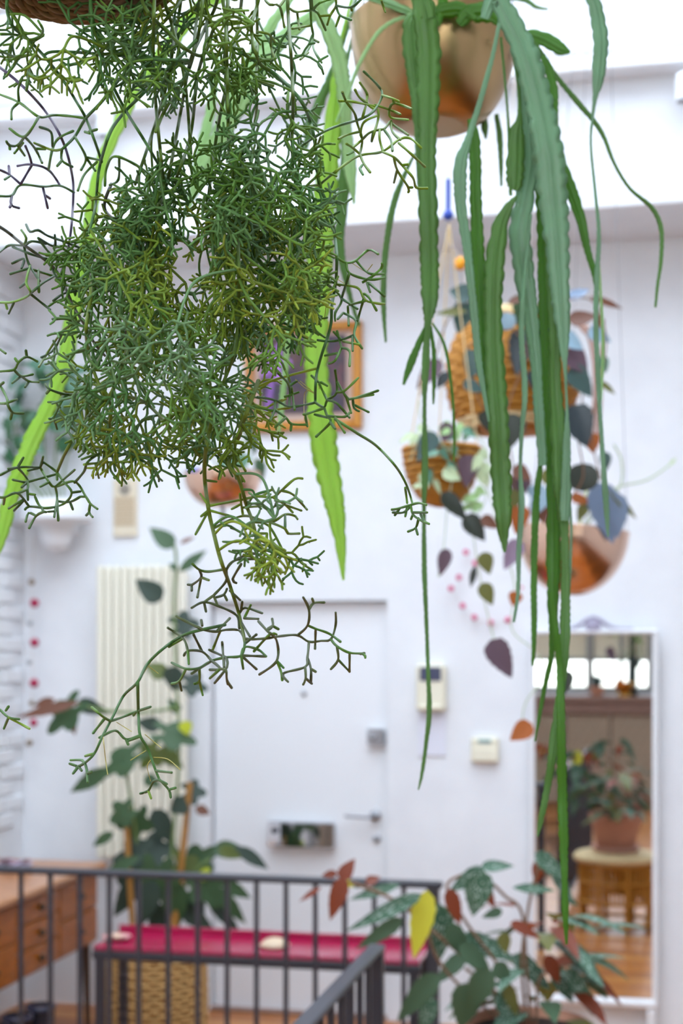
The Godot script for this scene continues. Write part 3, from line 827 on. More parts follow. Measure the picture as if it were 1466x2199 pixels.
func begonia() -> void:
	var c := Vector3(0.50, 0, -3.83)
	# stool
	var s := thing("rattan_stool", "round golden rattan stool carrying the terracotta pot", "stool", c, 0.2)
	part("seat_top", lathed([Vector2(0.001, 0.47), Vector2(0.2, 0.47), Vector2(0.24, 0.462), Vector2(0.262, 0.44), Vector2(0.255, 0.415), Vector2(0.22, 0.405), Vector2(0.001, 0.405)], 36), mats.wicker_pale, s)
	for k in 8:
		var a := TAU * k / 8.0
		part("leg", rod(Vector3(0.225 * cos(a), 0.41, 0.225 * sin(a)), Vector3(0.215 * cos(a), 0, 0.215 * sin(a)), 0.016, 8), mats.wicker_gold, s)
		var a1 := a + TAU / 16.0
		var sl := S()
		for i in 7:
			var aa := a + TAU / 8.0 * (i + 0.5) / 7.0
			tube(sl, [Vector3(0.218 * cos(aa), 0.41, 0.218 * sin(aa)), Vector3(0.214 * cos(aa), 0.17, 0.214 * sin(aa))], 0.0075, 5, Color.WHITE, false)
		part("woven_panel", sl, mats.wicker_gold, s)
	for y in [0.04, 0.17, 0.29, 0.395]:
		var r := S()
		ring_tube(r, 0.222, y, 0.012)
		part("hoop", r, mats.wicker_gold, s)
	var pot := thing("terracotta_pot", "chalky terracotta flowerpot standing on the rattan stool", "pot", c + Vector3(0, 0.47, 0))
	part("body", lathed([Vector2(0.001, 0.012), Vector2(0.11, 0.012), Vector2(0.15, 0.17), Vector2(0.16, 0.17), Vector2(0.168, 0.235), Vector2(0.155, 0.235), Vector2(0.145, 0.19), Vector2(0.001, 0.19)], 36), mats.terracotta, pot)
	part("saucer", lathed([Vector2(0.001, 0.0), Vector2(0.13, 0.0), Vector2(0.155, 0.035), Vector2(0.147, 0.036), Vector2(0.12, 0.011), Vector2(0.001, 0.011)], 36), mats.terracotta_pale, pot)
	part("soil", lathed([Vector2(0.15, 0.21), Vector2(0.001, 0.22)], 24), mats.soil, pot)
	var b0 := c + Vector3(0, 0.685, 0)
	var t := thing("spotted_begonia", "begonia with silver-spotted angel-wing leaves and rust red undersides", "plant", b0)
	var d := 3.83
	var px0 := 733 + c.x / 3.83 * F
	for q in [[[px0, 2210], [1080, 2090], [1000, 1980], [960, 1900], [1030, 1868]], [[px0 - 20, 2210], [1040, 2100], [930, 2000], [840, 1930], [740, 1890]], [[px0 + 10, 2210], [1130, 2080], [1120, 1960], [1085, 1925], [1060, 1900]], [[px0 + 20, 2210], [1160, 2100], [1230, 2070], [1270, 2080]], [[px0, 2210], [1120, 2060], [1140, 1920], [1160, 1850]], [[px0 - 30, 2210], [1000, 2130], [930, 2040], [915, 1915]], [[px0 - 10, 2210], [1060, 2130], [1000, 2080]]]:
		var st := S()
		var pts := path_px(q, d)
		pts[0] = Vector3(pts[0].x, b0.y - 0.01, pts[0].z)
		tube(st, pts, 0.0045, 6)
		wpart("stem", st, mats.stem_brown, t)
	var G: Material = mats.begonia_green; var R: Material = mats.begonia_red; var K: Material = mats.begonia_dark; var Y: Material = mats.begonia_yellow; var O: Material = mats.olive_leaf
	for l in [
		["wing", 740, 1885, 704, 1978, 40, R], ["wing", 732, 1890, 760, 1843, 34, R], ["lance", 725, 1875, 690, 1880, 18, R], ["wing", 742, 1893, 760, 1905, 16, Y], ["wing", 785, 1896, 816, 1882, 24, R],
		["lance", 860, 1898, 748, 1932, 24, G], ["wing", 905, 1920, 740, 2000, 34, G], ["wing", 865, 1972, 762, 2040, 34, K], ["lance", 760, 1905, 780, 1902, 8, K], ["wing", 918, 1912, 888, 2062, 52, Y], ["wing", 855, 1928, 908, 1962, 36, R], ["lance", 690, 1905, 640, 1935, 14, R],
		["wing", 940, 1940, 945, 2065, 66, G], ["wing", 1032, 1862, 1105, 1856, 28, G], ["wing", 1035, 1868, 1014, 1970, 62, G], ["wing", 1040, 1864, 962, 1916, 36, G], ["wing", 962, 1908, 990, 1990, 34, R], ["wing", 1022, 1880, 1068, 1952, 34, R], ["wing", 1030, 1890, 1062, 1905, 26, O],
		["lance", 1100, 1906, 1196, 1910, 22, G], ["wing", 1078, 1955, 1034, 1970, 22, K], ["wing", 1095, 1982, 1164, 2014, 30, R], ["wing", 1078, 2002, 1088, 2050, 30, O], ["wing", 1148, 1832, 1222, 1892, 40, G], ["wing", 1185, 1872, 1240, 1942, 30, G], ["wing", 1160, 1845, 1150, 1900, 30, R], ["wing", 1200, 1920, 1246, 1944, 18, K],
		["wing", 990, 2010, 1112, 2062, 46, G], ["wing", 1100, 2050, 1190, 2126, 44, G], ["wing", 1188, 2076, 1232, 2156, 42, G], ["wing", 1218, 2078, 1280, 2184, 36, G], ["wing", 1255, 2090, 1308, 2144, 28, G], ["wing", 1172, 2050, 1204, 2116, 34, R], ["lance", 1238, 2062, 1352, 2156, 22, R], ["lance", 1275, 2150, 1296, 2196, 18, R],
		["wing", 940, 2090, 850, 2196, 50, K], ["wing", 1010, 2110, 985, 2215, 66, K], ["wing", 1050, 2080, 1000, 2180, 56, K], ["wing", 1068, 2130, 1112, 2215, 40, G], ["wing", 1085, 2110, 1112, 2185, 30, O], ["wing", 1000, 2050, 930, 2110, 40, K], ["wing", 985, 2030, 1060, 2090, 50, K], ["wing", 1060, 2070, 1100, 2110, 40, K], ["wing", 960, 1985, 1010, 2060, 46, K], ["wing", 930, 2140, 900, 2230, 40, G], ["lance", 1120, 2190, 1160, 2230, 30, R], ["wing", 915, 1925, 880, 1975, 24, O]]:
		leaf(t, l[0], l[1], l[2], l[3], l[4], l[5], d + rng.randf_range(-0.13, 0.13), l[6], rng.randf_range(0.2, 0.8), rng.randf_range(0.05, 0.18), 0.2)
	# foliage on the side that only the mirror shows
	for k in 44:
		var a := rng.randf_range(0, TAU)
		var h := rng.randf_range(0.02, 0.3)
		var r := rng.randf_range(0.04, 0.16)
		var sh := leaf_shape("wing", rng.randf_range(0.12, 0.18), rng.randf_range(0.05, 0.08), 0.2, 0.3)
		part("leaf", sh, [G, K, G, O, R][k % 5], t, Transform3D(Basis(Vector3.UP, a) * Basis(Vector3(0, 0, 1), rng.randf_range(-0.5, 0.4)) * Basis(Vector3.RIGHT, -PI / 2), Vector3(r * cos(a), h, -r * sin(a)) + Vector3(0.05, 0, -0.1)))

func left_wall_planter() -> void:
	# white wall bowl with trailing greenery
	var v := 0.16
	var p := wallpx(120, 1115, v)
	var w := thing("wall_planter", "white plaster half-bowl planter fixed to the wall above the bead string", "planter", p, wrot)
	part("bowl", lathed([Vector2(0.001, -0.16), Vector2(0.05, -0.15), Vector2(0.075, -0.10), Vector2(0.09, -0.03), Vector2(0.175, -0.015), Vector2(0.18, 0.0), Vector2(0.172, 0.09), Vector2(0.16, 0.09), Vector2(0.155, 0.06), Vector2(0.001, 0.06)], 32, Transform3D(Basis.from_scale(Vector3(1, 1, 0.8)), Vector3.ZERO)), mats.trim_paint, w)
	part("bracket", boxed(Vector3(0.12, 0.1, 0.09), 0.01, Vector3(0, -0.02, -0.115)), mats.trim_paint, w)
	var t := thing("wall_fern", "bushy blue-green plant growing from the white wall planter", "plant", p + Vector3(0, 0.06, 0))
	var d := wall_depth(80, v)
	for k in 6:
		var st := S()
		var x := -10.0 + 35.0 * k
		tube(st, path_px([[115 + k * 4, 1095], [100 + (x - 100) * 0.6, 1000], [x, 900 - 20 * sin(k * 2.0)]], d), 0.005, 5)
		wpart("stem", st, mats.stem_green, t)
	for k in 64:
		var a := rng.randf_range(0, TAU)
		var rr := sqrt(rng.randf())
		var cx := 72.0 + 118.0 * rr * cos(a); var cy := 882.0 + 105.0 * rr * sin(a)
		var an := rng.randf_range(-0.4, PI + 0.4)
		var ln := rng.randf_range(40, 75)
		leaf(t, "wing", cx, cy, cx + cos(an) * ln, cy + sin(an) * ln * 0.8, rng.randf_range(22, 38), d + rng.randf_range(-0.12, 0.12), [mats.fern_leaf, mats.fern_dark, mats.fern_leaf, mats.fern_dark, mats.climber_leaf][k % 5], rng.randf_range(0.2, 1.0), 0.15, 0.2)
	# string of beads and felt balls below
	var dd := wall_depth(70, 0.1)
	var b := thing("bead_string", "hanging string of red felt balls and small brown beads against the white wall", "garland", P(68, 1180, dd))
	var st := S()
	tube(st, path_px([[74, 1150], [68, 1300], [70, 1450], [64, 1612]], dd, 30.0), 0.0016, 5)
	wpart("string", st, mats.string, b)
	for q in [[68, 1250, 7, "tan"], [74, 1295, 10, "red"], [64, 1338, 6, "grey"], [74, 1380, 10, "red"], [62, 1422, 6, "grey"], [73, 1467, 10, "red"], [68, 1510, 6, "tan"], [72, 1552, 9, "red"], [63, 1595, 7, "tan"]]:
		var bs := S()
		ball(bs, P(q[0], q[1], dd), q[2] / F * dd)
		wpart("bead", bs, mat("bead_" + q[3], {"tan": C(128, 104, 72), "red": C(172, 40, 78), "grey": C(172, 176, 180)}[q[3]], 0.7), b)

func metal_bowl(called: String, label: String, c: Vector3, r: float, h: float, m: Material, tilt := Basis.IDENTITY, base := 0.2) -> Node3D:
	var o := thing(called, label, "hanging bowl", c)
	o.basis = tilt
	var prof := []
	for k in 15:
		var a := PI / 2 * k / 14.0
		prof.append(Vector2(maxf(r * (base + (1 - base) * sin(a)) if k > 0 else r * base, 0.001), -h * cos(a)))
	prof.push_front(Vector2(0.001, -h))
	prof.append(Vector2(r * 1.012, 0.004)); prof.append(Vector2(r * 0.985, 0.006)); prof.append(Vector2(r * 0.97, -h * 0.05)); prof.append(Vector2(r * 0.9, -h * 0.3))
	part("bowl", lathed(prof, 48), m, o)
	part("soil", lathed([Vector2(r * 0.93, -h * 0.16), Vector2(0.001, -h * 0.1)], 32), mats.soil, o)
	return o
func hang_wires(o: Node3D, r: float, top: Vector3, m: Material, n := 3, rad := 0.0012) -> void:
	var xi := o.transform.affine_inverse()
	for k in n:
		var a := TAU * k / n + 0.5
		part("hanging_wire", rod(Vector3(r * cos(a), 0.004, r * sin(a)), xi * top, rad, 5), m, o)

func small_hanging_bowl() -> void:
	var d := 5.35
	var c := P(478, 1018, d)
	var o := metal_bowl("polished_bowl", "small polished metal bowl hanging in front of the wall near the picture", c, 0.145, 0.125, mats.silver_bowl)
	part("finial", rod(Vector3(0, -0.12, 0), Vector3(0, -0.19, 0), 0.008), mats.wire, o)
	hang_wires(o, 0.145, Vector3(c.x, 4.24, c.z), mats.wire)
	part("rim_tag", boxed(Vector3(0.07, 0.016, 0.01), 0.003, Vector3(-0.085, 0.0, 0.115)), mat("tag_blue", C(70, 96, 190), 0.5), o)
	var t := thing("bowl_trailing_plant", "sparse green plant growing from the small polished hanging bowl", "plant", c + Vector3(0, -0.015, 0))
	for q in [[500, 1010, 540, 930], [490, 1010, 555, 985], [470, 1012, 440, 940], [510, 1012, 530, 900]]:
		var st := S()
		tube(st, path_px([[480, 1022], [q[0], q[1]], [q[2], q[3]]], d), 0.003, 5)
		wpart("stem", st, mats.stem_green, t)
		leaf(t, "wing", q[2], q[3], q[2] + 8, q[3] + 48, 26, d, mats.climber_leaf, 0.3)
		leaf(t, "wing", q[0], q[1], q[0] + 30, q[1] - 40, 20, d, mats.fern_leaf, 0.3)

func hanging_group() -> void:
	var d := 4.0
	# upper wicker pot
	var c := P(1100, 800, d)
	var s := d / F
	var o := thing("wicker_pot", "round golden wicker pot hanging highest among the dark leaves", "hanging pot", c)
	for k in 22:
		var y := (-118.0 + 240.0 * k / 21.0)
		var rr := 138.0 * sqrt(maxf(0.05, 1.0 - pow((y + 10.0) / 165.0, 2.0)))
		var st := S()
		ring_tube(st, rr * s, y * s, 0.0095, 0.003, 14, PI * (k % 2), 60, 5)
		part("woven_band", st, mats.wicker_gold if k > 1 and k < 20 else mats.wicker_pale, o)
	part("soil", lathed([Vector2(0.13, 0.11), Vector2(0.001, 0.115)], 20), mats.soil, o)
	part("base", lathed([Vector2(0.1, -0.15), Vector2(0.085, -0.168), Vector2(0.001, -0.17)], 24), mats.wicker_gold, o)
	var top := Vector3(c.x + 0.08, 4.24, c.z)
	var xi := o.transform.affine_inverse()
	for k in 4:
		var a := TAU * k / 4.0 + 0.4
		part("hanging_rope", rod(Vector3(0.16 * cos(a), 0.12, 0.16 * sin(a)), xi * top, 0.0028, 5), mats.string, o)
	for k in 3:
		var st := S()
		tube(st, path_px([[1225 + k * 4, 690], [1262 + k * 8, 720], [1276 + k * 7, 820], [1270 + k * 8, 935]], d - 0.06 + 0.03 * k, 20.0), 0.005, 6)
		wpart("rope_tail", st, mat("rope_pink", C(196, 160, 146), 0.9), o)
	# lower wicker bowl
	var e2 := d - 0.27
	var c2 := P(948, 960, e2)
	var s2 := e2 / F
	var w := thing("wicker_bowl", "shallow orange wicker bowl hanging below and beside the golden wicker pot", "hanging pot", c2)
	for k in 13:
		var a := PI / 2 * (k + 0.6) / 13.0
		var st := S()
		ring_tube(st, 80.0 * s2 * (0.12 + 0.88 * sin(a)), -122.0 * s2 * cos(a), 0.0085, 0.002, 12, PI * (k % 2), 48, 5)
		part("woven_band", st, mats.wicker_gold, w)
	part("lining", lathed([Vector2(0.02, -0.14), Vector2(0.07, -0.1), Vector2(0.098, 0.0)], 24), mats.wicker_pale, w)
	var tp := Vector3(P(962, 430, e2).x, 4.24, c2.z)
	var clip := P(962, 430, e2)
	xi = w.transform.affine_inverse()
	for k in 3:
		var a := TAU * k / 3.0 + 0.5
		part("hanging_rope", rod(Vector3(0.1 * cos(a), 0.0, 0.1 * sin(a)), xi * P(964, 480, e2), 0.002, 5), mats.wicker_pale, w)
	part("hanging_cord", rod(xi * clip, xi * tp, 0.0012, 5), mats.wire, w)
	var cl := S()
	tube(cl, [xi * P(962, 385, e2), xi * P(962, 470, e2)], 0.007, 8)
	part("blue_clip", cl, mat("clip_blue", C(44, 76, 176), 0.4), w)
	part("clip_knob", lathed([Vector2(0.001, -0.012), Vector2(0.014, -0.008), Vector2(0.014, 0.008), Vector2(0.001, 0.012)], 14, at(xi * P(962, 462, e2))), mats.clip_blue, w)
	# lower metal bowl
	var e3 := 4.36
	var s3 := e3 / F
	var c3 := P(1232, 1140, e3)
	var o3 := metal_bowl("copper_bowl", "polished metal bowl with copper glow hanging lowest beside the mirror", c3, 118.0 * s3, 138.0 * s3, mats.silver_bowl, Basis(Vector3(0, 0, 1), -0.09), 0.05)
	hang_wires(o3, 118.0 * s3, Vector3(c3.x + 0.02, 4.24, -4.03), mats.wire, 3, 0.001)
	# plants: dark foliage
	var T: Material = mats.teal_leaf; var N: Material = mats.navy_leaf; var K: Material = mats.black_leaf; var B: Material = mats.blue_leaf; var V: Material = mats.silver_leaf
	var U: Material = mats.plum_leaf; var M: Material = mats.mauve_leaf; var W: Material = mats.brown_leaf; var R: Material = mats.rust_leaf; var O: Material = mats.olive_leaf; var L: Material = mats.pale_leaf
	var t := thing("dark_leaved_vine", "vine with dark teal and wine-brown leaves spilling over the golden wicker pot", "plant", P(1100, 705, d))
	var vines := [[[1100, 705], [1050, 660], [1000, 650], [960, 690], [930, 780], [900, 850]], [[1110, 705], [1200, 650], [1270, 645], [1300, 720], [1290, 820], [1270, 930], [1290, 1030]], [[1100, 705], [1130, 760], [1090, 880], [1100, 1000], [1110, 1110]], [[1120, 705], [1220, 740], [1250, 830], [1240, 930], [1250, 1030], [1190, 1100]], [[1090, 705], [1010, 740], [1000, 800], [1040, 880]]]
	for q in vines:
		var st := S()
		tube(st, path_px(q, d - 0.25), 0.0022, 5)
		wpart("stem", st, mats.stem_brown, t)
	for l in [
		["heart", 1002, 648, 982, 714, 46, T], ["lance", 1004, 668, 934, 672, 16, O], ["wing", 1012, 636, 964, 622, 38, T], ["round", 1088, 670, 1088, 708, 32, B], ["heart", 1132, 632, 1112, 700, 48, mats.climber_leaf], ["lance", 1090, 652, 1126, 634, 14, W], ["heart", 1125, 705, 1108, 806, 52, N], ["heart", 1028, 752, 1008, 812, 52, T],
		["wing", 946, 772, 893, 834, 34, U], ["lance", 962, 798, 936, 834, 20, N], ["wing", 994, 820, 1042, 842, 24, T], ["wing", 1218, 640, 1266, 620, 22, V], ["lance", 1266, 638, 1340, 660, 14, W], ["wing", 1220, 690, 1284, 676, 34, W], ["heart", 1262, 708, 1314, 732, 36, B], ["heart", 1206, 720, 1254, 748, 38, B], ["heart", 1216, 752, 1262, 800, 54, U],
		["heart", 1222, 790, 1274, 850, 50, T], ["wing", 1290, 765, 1302, 800, 22, mats.fern_leaf], ["lance", 1286, 818, 1322, 846, 12, O], ["heart", 1226, 870, 1262, 960, 68, N], ["heart", 1104, 888, 1088, 968, 56, K], ["heart", 1044, 878, 1062, 936, 46, K], ["heart", 1268, 930, 1274, 974, 34, R], ["round", 1250, 994, 1252, 1056, 58, K], ["wing", 1298, 970, 1302, 1012, 22, T],
		["wing", 1180, 660, 1176, 700, 34, mats.fern_leaf], ["heart", 1160, 700, 1190, 760, 46, T], ["heart", 1060, 720, 1050, 770, 40, T], ["wing", 1275, 690, 1300, 690, 26, W], ["heart", 1150, 790, 1160, 850, 44, N], ["wing", 1100, 1005, 1142, 1030, 34, W], ["heart", 1120, 1020, 1110, 1072, 44, U], ["heart", 1170, 1050, 1140, 1110, 40, B], ["wing", 1150, 1040, 1154, 1080, 34, B], ["heart", 1150, 1070, 1172, 1126, 40, W], ["heart", 1120, 1085, 1108, 1148, 40, R], ["wing", 1100, 1050, 1100, 1100, 34, O], ["wing", 1165, 1010, 1200, 1050, 34, O]]:
		leaf(t, l[0], l[1], l[2], l[3], l[4], l[5] * 1.2, d - 0.26 + rng.randf_range(-0.03, 0.03), l[6], rng.randf_range(0.0, 0.5), rng.randf_range(0.03, 0.15), 0.16)
	# silver-leaved plant in the metal bowl
	var t3 := thing("silver_begonia", "plant with large silver-blue leaf growing from the copper-glowing bowl", "plant", c3 + Vector3(0, -0.02, 0))
	for q in [[[1232, 1150], [1260, 1090], [1288, 1045]], [[1225, 1150], [1210, 1080], [1190, 1030]], [[1240, 1150], [1250, 1100], [1262, 1040]], [[1240, 1150], [1290, 1070], [1330, 1045], [1390, 1030], [1446, 992]], [[1240, 1150], [1300, 1080], [1332, 1040], [1334, 990], [1318, 955]]]:
		var st := S()
		tube(st, path_px(q, e3 - 0.05), 0.0032, 5)
		wpart("stem", st, mats.vine_pale if q.size() > 3 else mats.lime_leaf, t3)
	for l in [["wing", 1284, 1036, 1318, 1168, 72, V], ["wing", 1330, 1060, 1326, 1158, 40, V], ["lance", 1302, 1044, 1370, 1114, 20, O], ["wing", 1224, 1066, 1272, 1080, 26, R], ["wing", 1258, 1080, 1240, 1120, 26, O], ["wing", 1190, 1050, 1200, 1110, 40, B], ["lance", 1436, 1000, 1452, 982, 8, L]]:
		leaf(t3, l[0], l[1], l[2], l[3], l[4], l[5], e3 - 0.17, l[6], 0.3, 0.08, 0.15)
	# variegated trailer in the wicker bowl
	var t2 := thing("variegated_trailer", "pale green variegated trailing plant in the orange wicker bowl", "plant", P(955, 965, e2))
	for q in [[[955, 965], [930, 930], [900, 940], [880, 990]], [[960, 965], [1010, 930], [1045, 970], [1045, 1060], [1020, 1120]], [[950, 965], [970, 1020], [960, 1090], [952, 1180], [940, 1240]], [[960, 965], [1000, 1000], [1010, 1080], [1020, 1180], [1040, 1290], [1062, 1380]], [[965, 965], [1040, 1040], [1075, 1160], [1105, 1260], [1098, 1350], [1150, 1400], [1168, 1448], [1128, 1510], [1120, 1562]], [[960, 965], [905, 900], [900, 860]]]:
		var st := S()
		tube(st, path_px(q, e2 - 0.11), 0.0016, 5)
		wpart("stem", st, mats.vine_pale, t2)
	for k in 46:
		var q: Vector2 = [Vector2(1045, 975), Vector2(1048, 1030), Vector2(1030, 1075), Vector2(940, 985), Vector2(925, 1020), Vector2(905, 925), Vector2(985, 905), Vector2(1000, 940)][k % 8] + Vector2(rng.randf_range(-26, 26), rng.randf_range(-28, 28))
		var a := rng.randf_range(0.2, PI - 0.2)
		var ln := rng.randf_range(24, 40)
		leaf(t2, "wing", q.x, q.y, q.x + cos(a) * ln, q.y + sin(a) * ln, rng.randf_range(13, 22), e2 - 0.11 + rng.randf_range(-0.05, 0.05), [L, L, mats.strap_pale, mats.fern_leaf][k % 4], rng.randf_range(0, 0.7), 0.1, 0.15)
	for l in [["wing", 934, 928, 894, 992, 42, T], ["wing", 966, 908, 950, 950, 32, U], ["heart", 1008, 976, 1000, 1048, 48, U], ["wing", 948, 1058, 1004, 1118, 36, K], ["wing", 998, 1106, 1042, 1162, 40, K], ["wing", 1032, 1112, 1072, 1134, 28, W],
		["wing", 960, 1178, 944, 1238, 28, U], ["wing", 1116, 1158, 1082, 1224, 38, M], ["wing", 1036, 1186, 1052, 1234, 32, O], ["wing", 1034, 1252, 1058, 1300, 32, O], ["heart", 1052, 1374, 1100, 1456, 58, U], ["wing", 1110, 1270, 1100, 1302, 28, R], ["wing", 1142, 1554, 1094, 1590, 40, R], ["lance", 1020, 1215, 1010, 1262, 14, K], ["wing", 1222, 1440, 1206, 1500, 26, K], ["wing", 950, 1010, 990, 1030, 30, L]]:
		leaf(t2, l[0], l[1], l[2], l[3], l[4], l[5] * 1.1, e2 - 0.13, l[6], rng.randf_range(0.0, 0.4), 0.06, 0.2)
	var f := thing("orange_tag", "small orange tag clipped to the rope of the wicker bowl", "tag", P(988, 566, e2 - 0.01))
	part("tag_body", lathed([Vector2(0.001, -0.018), Vector2(0.013, -0.012), Vector2(0.014, 0.01), Vector2(0.001, 0.02)], 16), mat("tag_orange", C(240, 160, 20), 0.5), f)
	part("tag_loop", rod(Vector3(0, 0.015, 0), Vector3(-0.026, 0.05, 0), 0.002, 5), mats.string, f)

func strap_cactus() -> void:
	var d := 2.12
	var c := P(932, 58, d)
	var o := metal_bowl("brass_hanging_bowl", "large brushed metal bowl hanging with long strap leaves spilling over its rim", c, 180.0 / F * d, 215.0 / F * d, mat("bowl_warm", C(178, 148, 106), 0.3, 1.0), Basis.IDENTITY, 0.32)
	hang_wires(o, 180.0 / F * d, Vector3(c.x, 4.24, c.z), mats.wire)
	var t := thing("strap_leaf_cactus", "cactus with very long notched green strap stems trailing from the large metal bowl", "plant", c + Vector3(0, -0.02, 0))
	var g: Material = mats.strap_green; var k: Material = mats.strap_dark; var b: Material = mats.strap_blue; var y: Material = mats.strap_bright; var p: Material = mats.strap_pale
	var n := 1.86    # in front of the bowl
	# left curtain in front of the bowl
	strap(t, [[920, 40, 30], [905, -10, 40], [910, 30, 56], [918, 110, 58], [918, 220, 50], [917, 330, 42], [918, 450, 44], [921, 570, 44], [922, 650, 36], [918, 700, 16], [913, 790, 18], [911, 870, 9], [912, 1000, 15], [910, 1100, 9], [911, 1220, 12], [915, 1330, 9], [919, 1440, 9], [921, 1530, 12], [914, 1600, 9], [906, 1660, 8], [898, 1696, 3]], n, g)
	strap(t, [[900, 30, 20], [882, 50, 34], [884, 110, 40], [894, 200, 30], [899, 300, 20], [902, 420, 12]], n + 0.06, g, 0.3)
	for q in [[[918, 694, 8], [900, 735, 14], [880, 785, 17], [866, 826, 6]], [[924, 700, 6], [931, 760, 10], [931, 830, 8], [930, 868, 4]], [[928, 694, 5], [955, 745, 7], [970, 840, 6], [975, 930, 6], [974, 990, 4]]]:
		strap(t, q, n + 0.01, k)
	# main curtain
	strap(t, [[1040, 40, 20], [1062, -5, 40], [1090, 40, 52], [1128, 120, 60], [1155, 220, 66], [1175, 320, 70], [1186, 430, 66], [1196, 540, 52], [1205, 660, 40], [1210, 745, 22], [1213, 800, 8], [1217, 880, 7], [1216, 960, 18], [1213, 1080, 26], [1212, 1118, 20]], n, b)
	strap(t, [[1100, 60, 16], [1122, 190, 26], [1140, 330, 40], [1126, 430, 44], [1116, 500, 50], [1128, 600, 46], [1142, 700, 34], [1152, 800, 26], [1158, 900, 24], [1165, 1000, 20]], n + 0.03, b, 0.35)
	strap(t, [[1125, 180, 14], [1150, 320, 24], [1162, 450, 28], [1165, 560, 30], [1166, 680, 26], [1170, 800, 26], [1176, 920, 24], [1182, 1000, 26], [1186, 1100, 30], [1187, 1200, 34], [1186, 1300, 26], [1184, 1400, 14], [1168, 1480, 12], [1156, 1545, 9], [1148, 1592, 4]], n + 0.05, k, -0.3)
	strap(t, [[1150, 200, 14], [1172, 400, 20], [1180, 560, 22], [1190, 700, 26], [1192, 820, 28], [1200, 940, 36], [1204, 1050, 34], [1212, 1150, 20], [1214, 1270, 22], [1212, 1380, 26], [1204, 1480, 20], [1190, 1590, 22], [1175, 1690, 16], [1162, 1755, 14], [1154, 1796, 4]], n + 0.02, g, 0.2)
	strap(t, [[1110, 420, 6], [1078, 470, 30], [1062, 560, 46], [1058, 680, 42], [1062, 800, 46], [1070, 920, 46], [1076, 1030, 46], [1080, 1110, 38], [1083, 1186, 6]], n + 0.01, g, 0.1)
	strap(t, [[1075, 80, 6], [1090, 250, 6], [1096, 420, 8]], n + 0.02, g)
	strap(t, [[1010, 255, 14], [1018, 300, 26], [1021, 400, 28], [1025, 520, 30], [1030, 640, 30], [1036, 740, 26], [1040, 830, 14], [1042, 868, 5]], n + 0.03, k, 0.3)
	strap(t, [[1072, 50, 9], [1055, 130, 11], [1030, 220, 13], [1008, 290, 16], [990, 350, 30], [988, 410, 30], [994, 470, 24], [1006, 560, 20], [1018, 680, 18], [1028, 780, 16], [1040, 850, 10], [1049, 905, 5]], n - 0.02, b, 0.25)
	strap(t, [[1095, 70, 9], [1112, 180, 9], [1115, 250, 12], [1108, 290, 36], [1106, 350, 44], [1104, 398, 36], [1102, 408, 12]], n + 0.02, g)
	strap(t, [[1262, -20, 30], [1278, 20, 34], [1288, 90, 36], [1284, 160, 30], [1277, 210, 12], [1272, 250, 7], [1268, 310, 6], [1277, 410, 7], [1285, 500, 9], [1281, 600, 12], [1279, 700, 12], [1284, 820, 11], [1290, 920, 10], [1296, 1010, 12], [1301, 1090, 14], [1305, 1152, 5]], n + 0.05, b)
	strap(t, [[1120, 60, 14], [1165, 122, 16], [1195, 165, 12], [1245, 225, 12], [1290, 282, 10], [1318, 350, 7], [1352, 405, 7], [1398, 445, 10], [1419, 490, 11], [1419, 560, 9], [1412, 610, 8], [1407, 660, 6]], n + 0.08, g, 0.6)
	strap(t, [[1165, 120, 12], [1188, 190, 20], [1190, 280, 18], [1204, 350, 24], [1226, 410, 26], [1246, 470, 22], [1262, 540, 16], [1277, 595, 12], [1280, 640, 6]], n + 0.07, k, 0.3)
	strap(t, [[1120, 70, 12], [1150, 78, 30], [1180, 92, 34], [1205, 106, 28], [1224, 112, 6]], n + 0.15, k, 0.0)
	strap(t, [[1285, 560, 5], [1292, 680, 7], [1294, 760, 8], [1290, 860, 5]], n + 0.12, p)
	strap(t, [[1140, 460, 5], [1122, 640, 10], [1120, 730, 13], [1127, 840, 14], [1120, 930, 10], [1117, 1010, 8], [1120, 1080, 14], [1114, 1180, 12], [1112, 1270, 9], [1103, 1336, 6]], n + 0.01, b, 0.2)
	strap(t, [[1168, 960, 8], [1154, 1040, 14], [1148, 1140, 16], [1146, 1260, 15], [1146, 1370, 12], [1143, 1430, 6]], n + 0.04, k)
	strap(t, [[1185, 1270, 8], [1192, 1340, 14], [1201, 1430, 16], [1204, 1540, 20], [1206, 1680, 22], [1209, 1800, 22], [1212, 1900, 14], [1213, 1950, 16], [1216, 2028, 5]], n, k)
	strap(t, [[1220, 1050, 5], [1226, 1130, 6], [1223, 1240, 6], [1218, 1330, 4]], n + 0.02, b)
	# small ones near the rim
	strap(t, [[1040, 250, 10], [1040, 275, 16], [1043, 298, 5]], n + 0.3, g)
	strap(t, [[1065, 245, 10], [1073, 300, 14], [1076, 400, 6]], n + 0.3, g)
	strap(t, [[890, 330, 6], [862, 390, 12], [842, 450, 15], [828, 540, 14], [823, 640, 13], [828, 735, 5]], n + 0.12, g)
	# stems over the top of the bowl towards the rope basket
	var m := 2.1
	strap(t, [[930, 40, 8], [880, 34, 10], [820, 62, 10], [775, 130, 9], [748, 200, 8], [722, 262, 6]], m - 0.1, p)
	strap(t, [[920, 45, 8], [860, 20, 26], [780, -10, 30], [700, -20, 24], [660, -40, 10]], m - 0.1, g, 0.4)
	strap(t, [[900, 48, 8], [860, -10, 12], [800, -30, 18], [720, -40, 20], [672, -16, 30], [694, 40, 36], [722, 110, 38], [738, 190, 34], [744, 280, 26], [752, 360, 30], [760, 438, 5]], m - 0.04, p, 0.2)
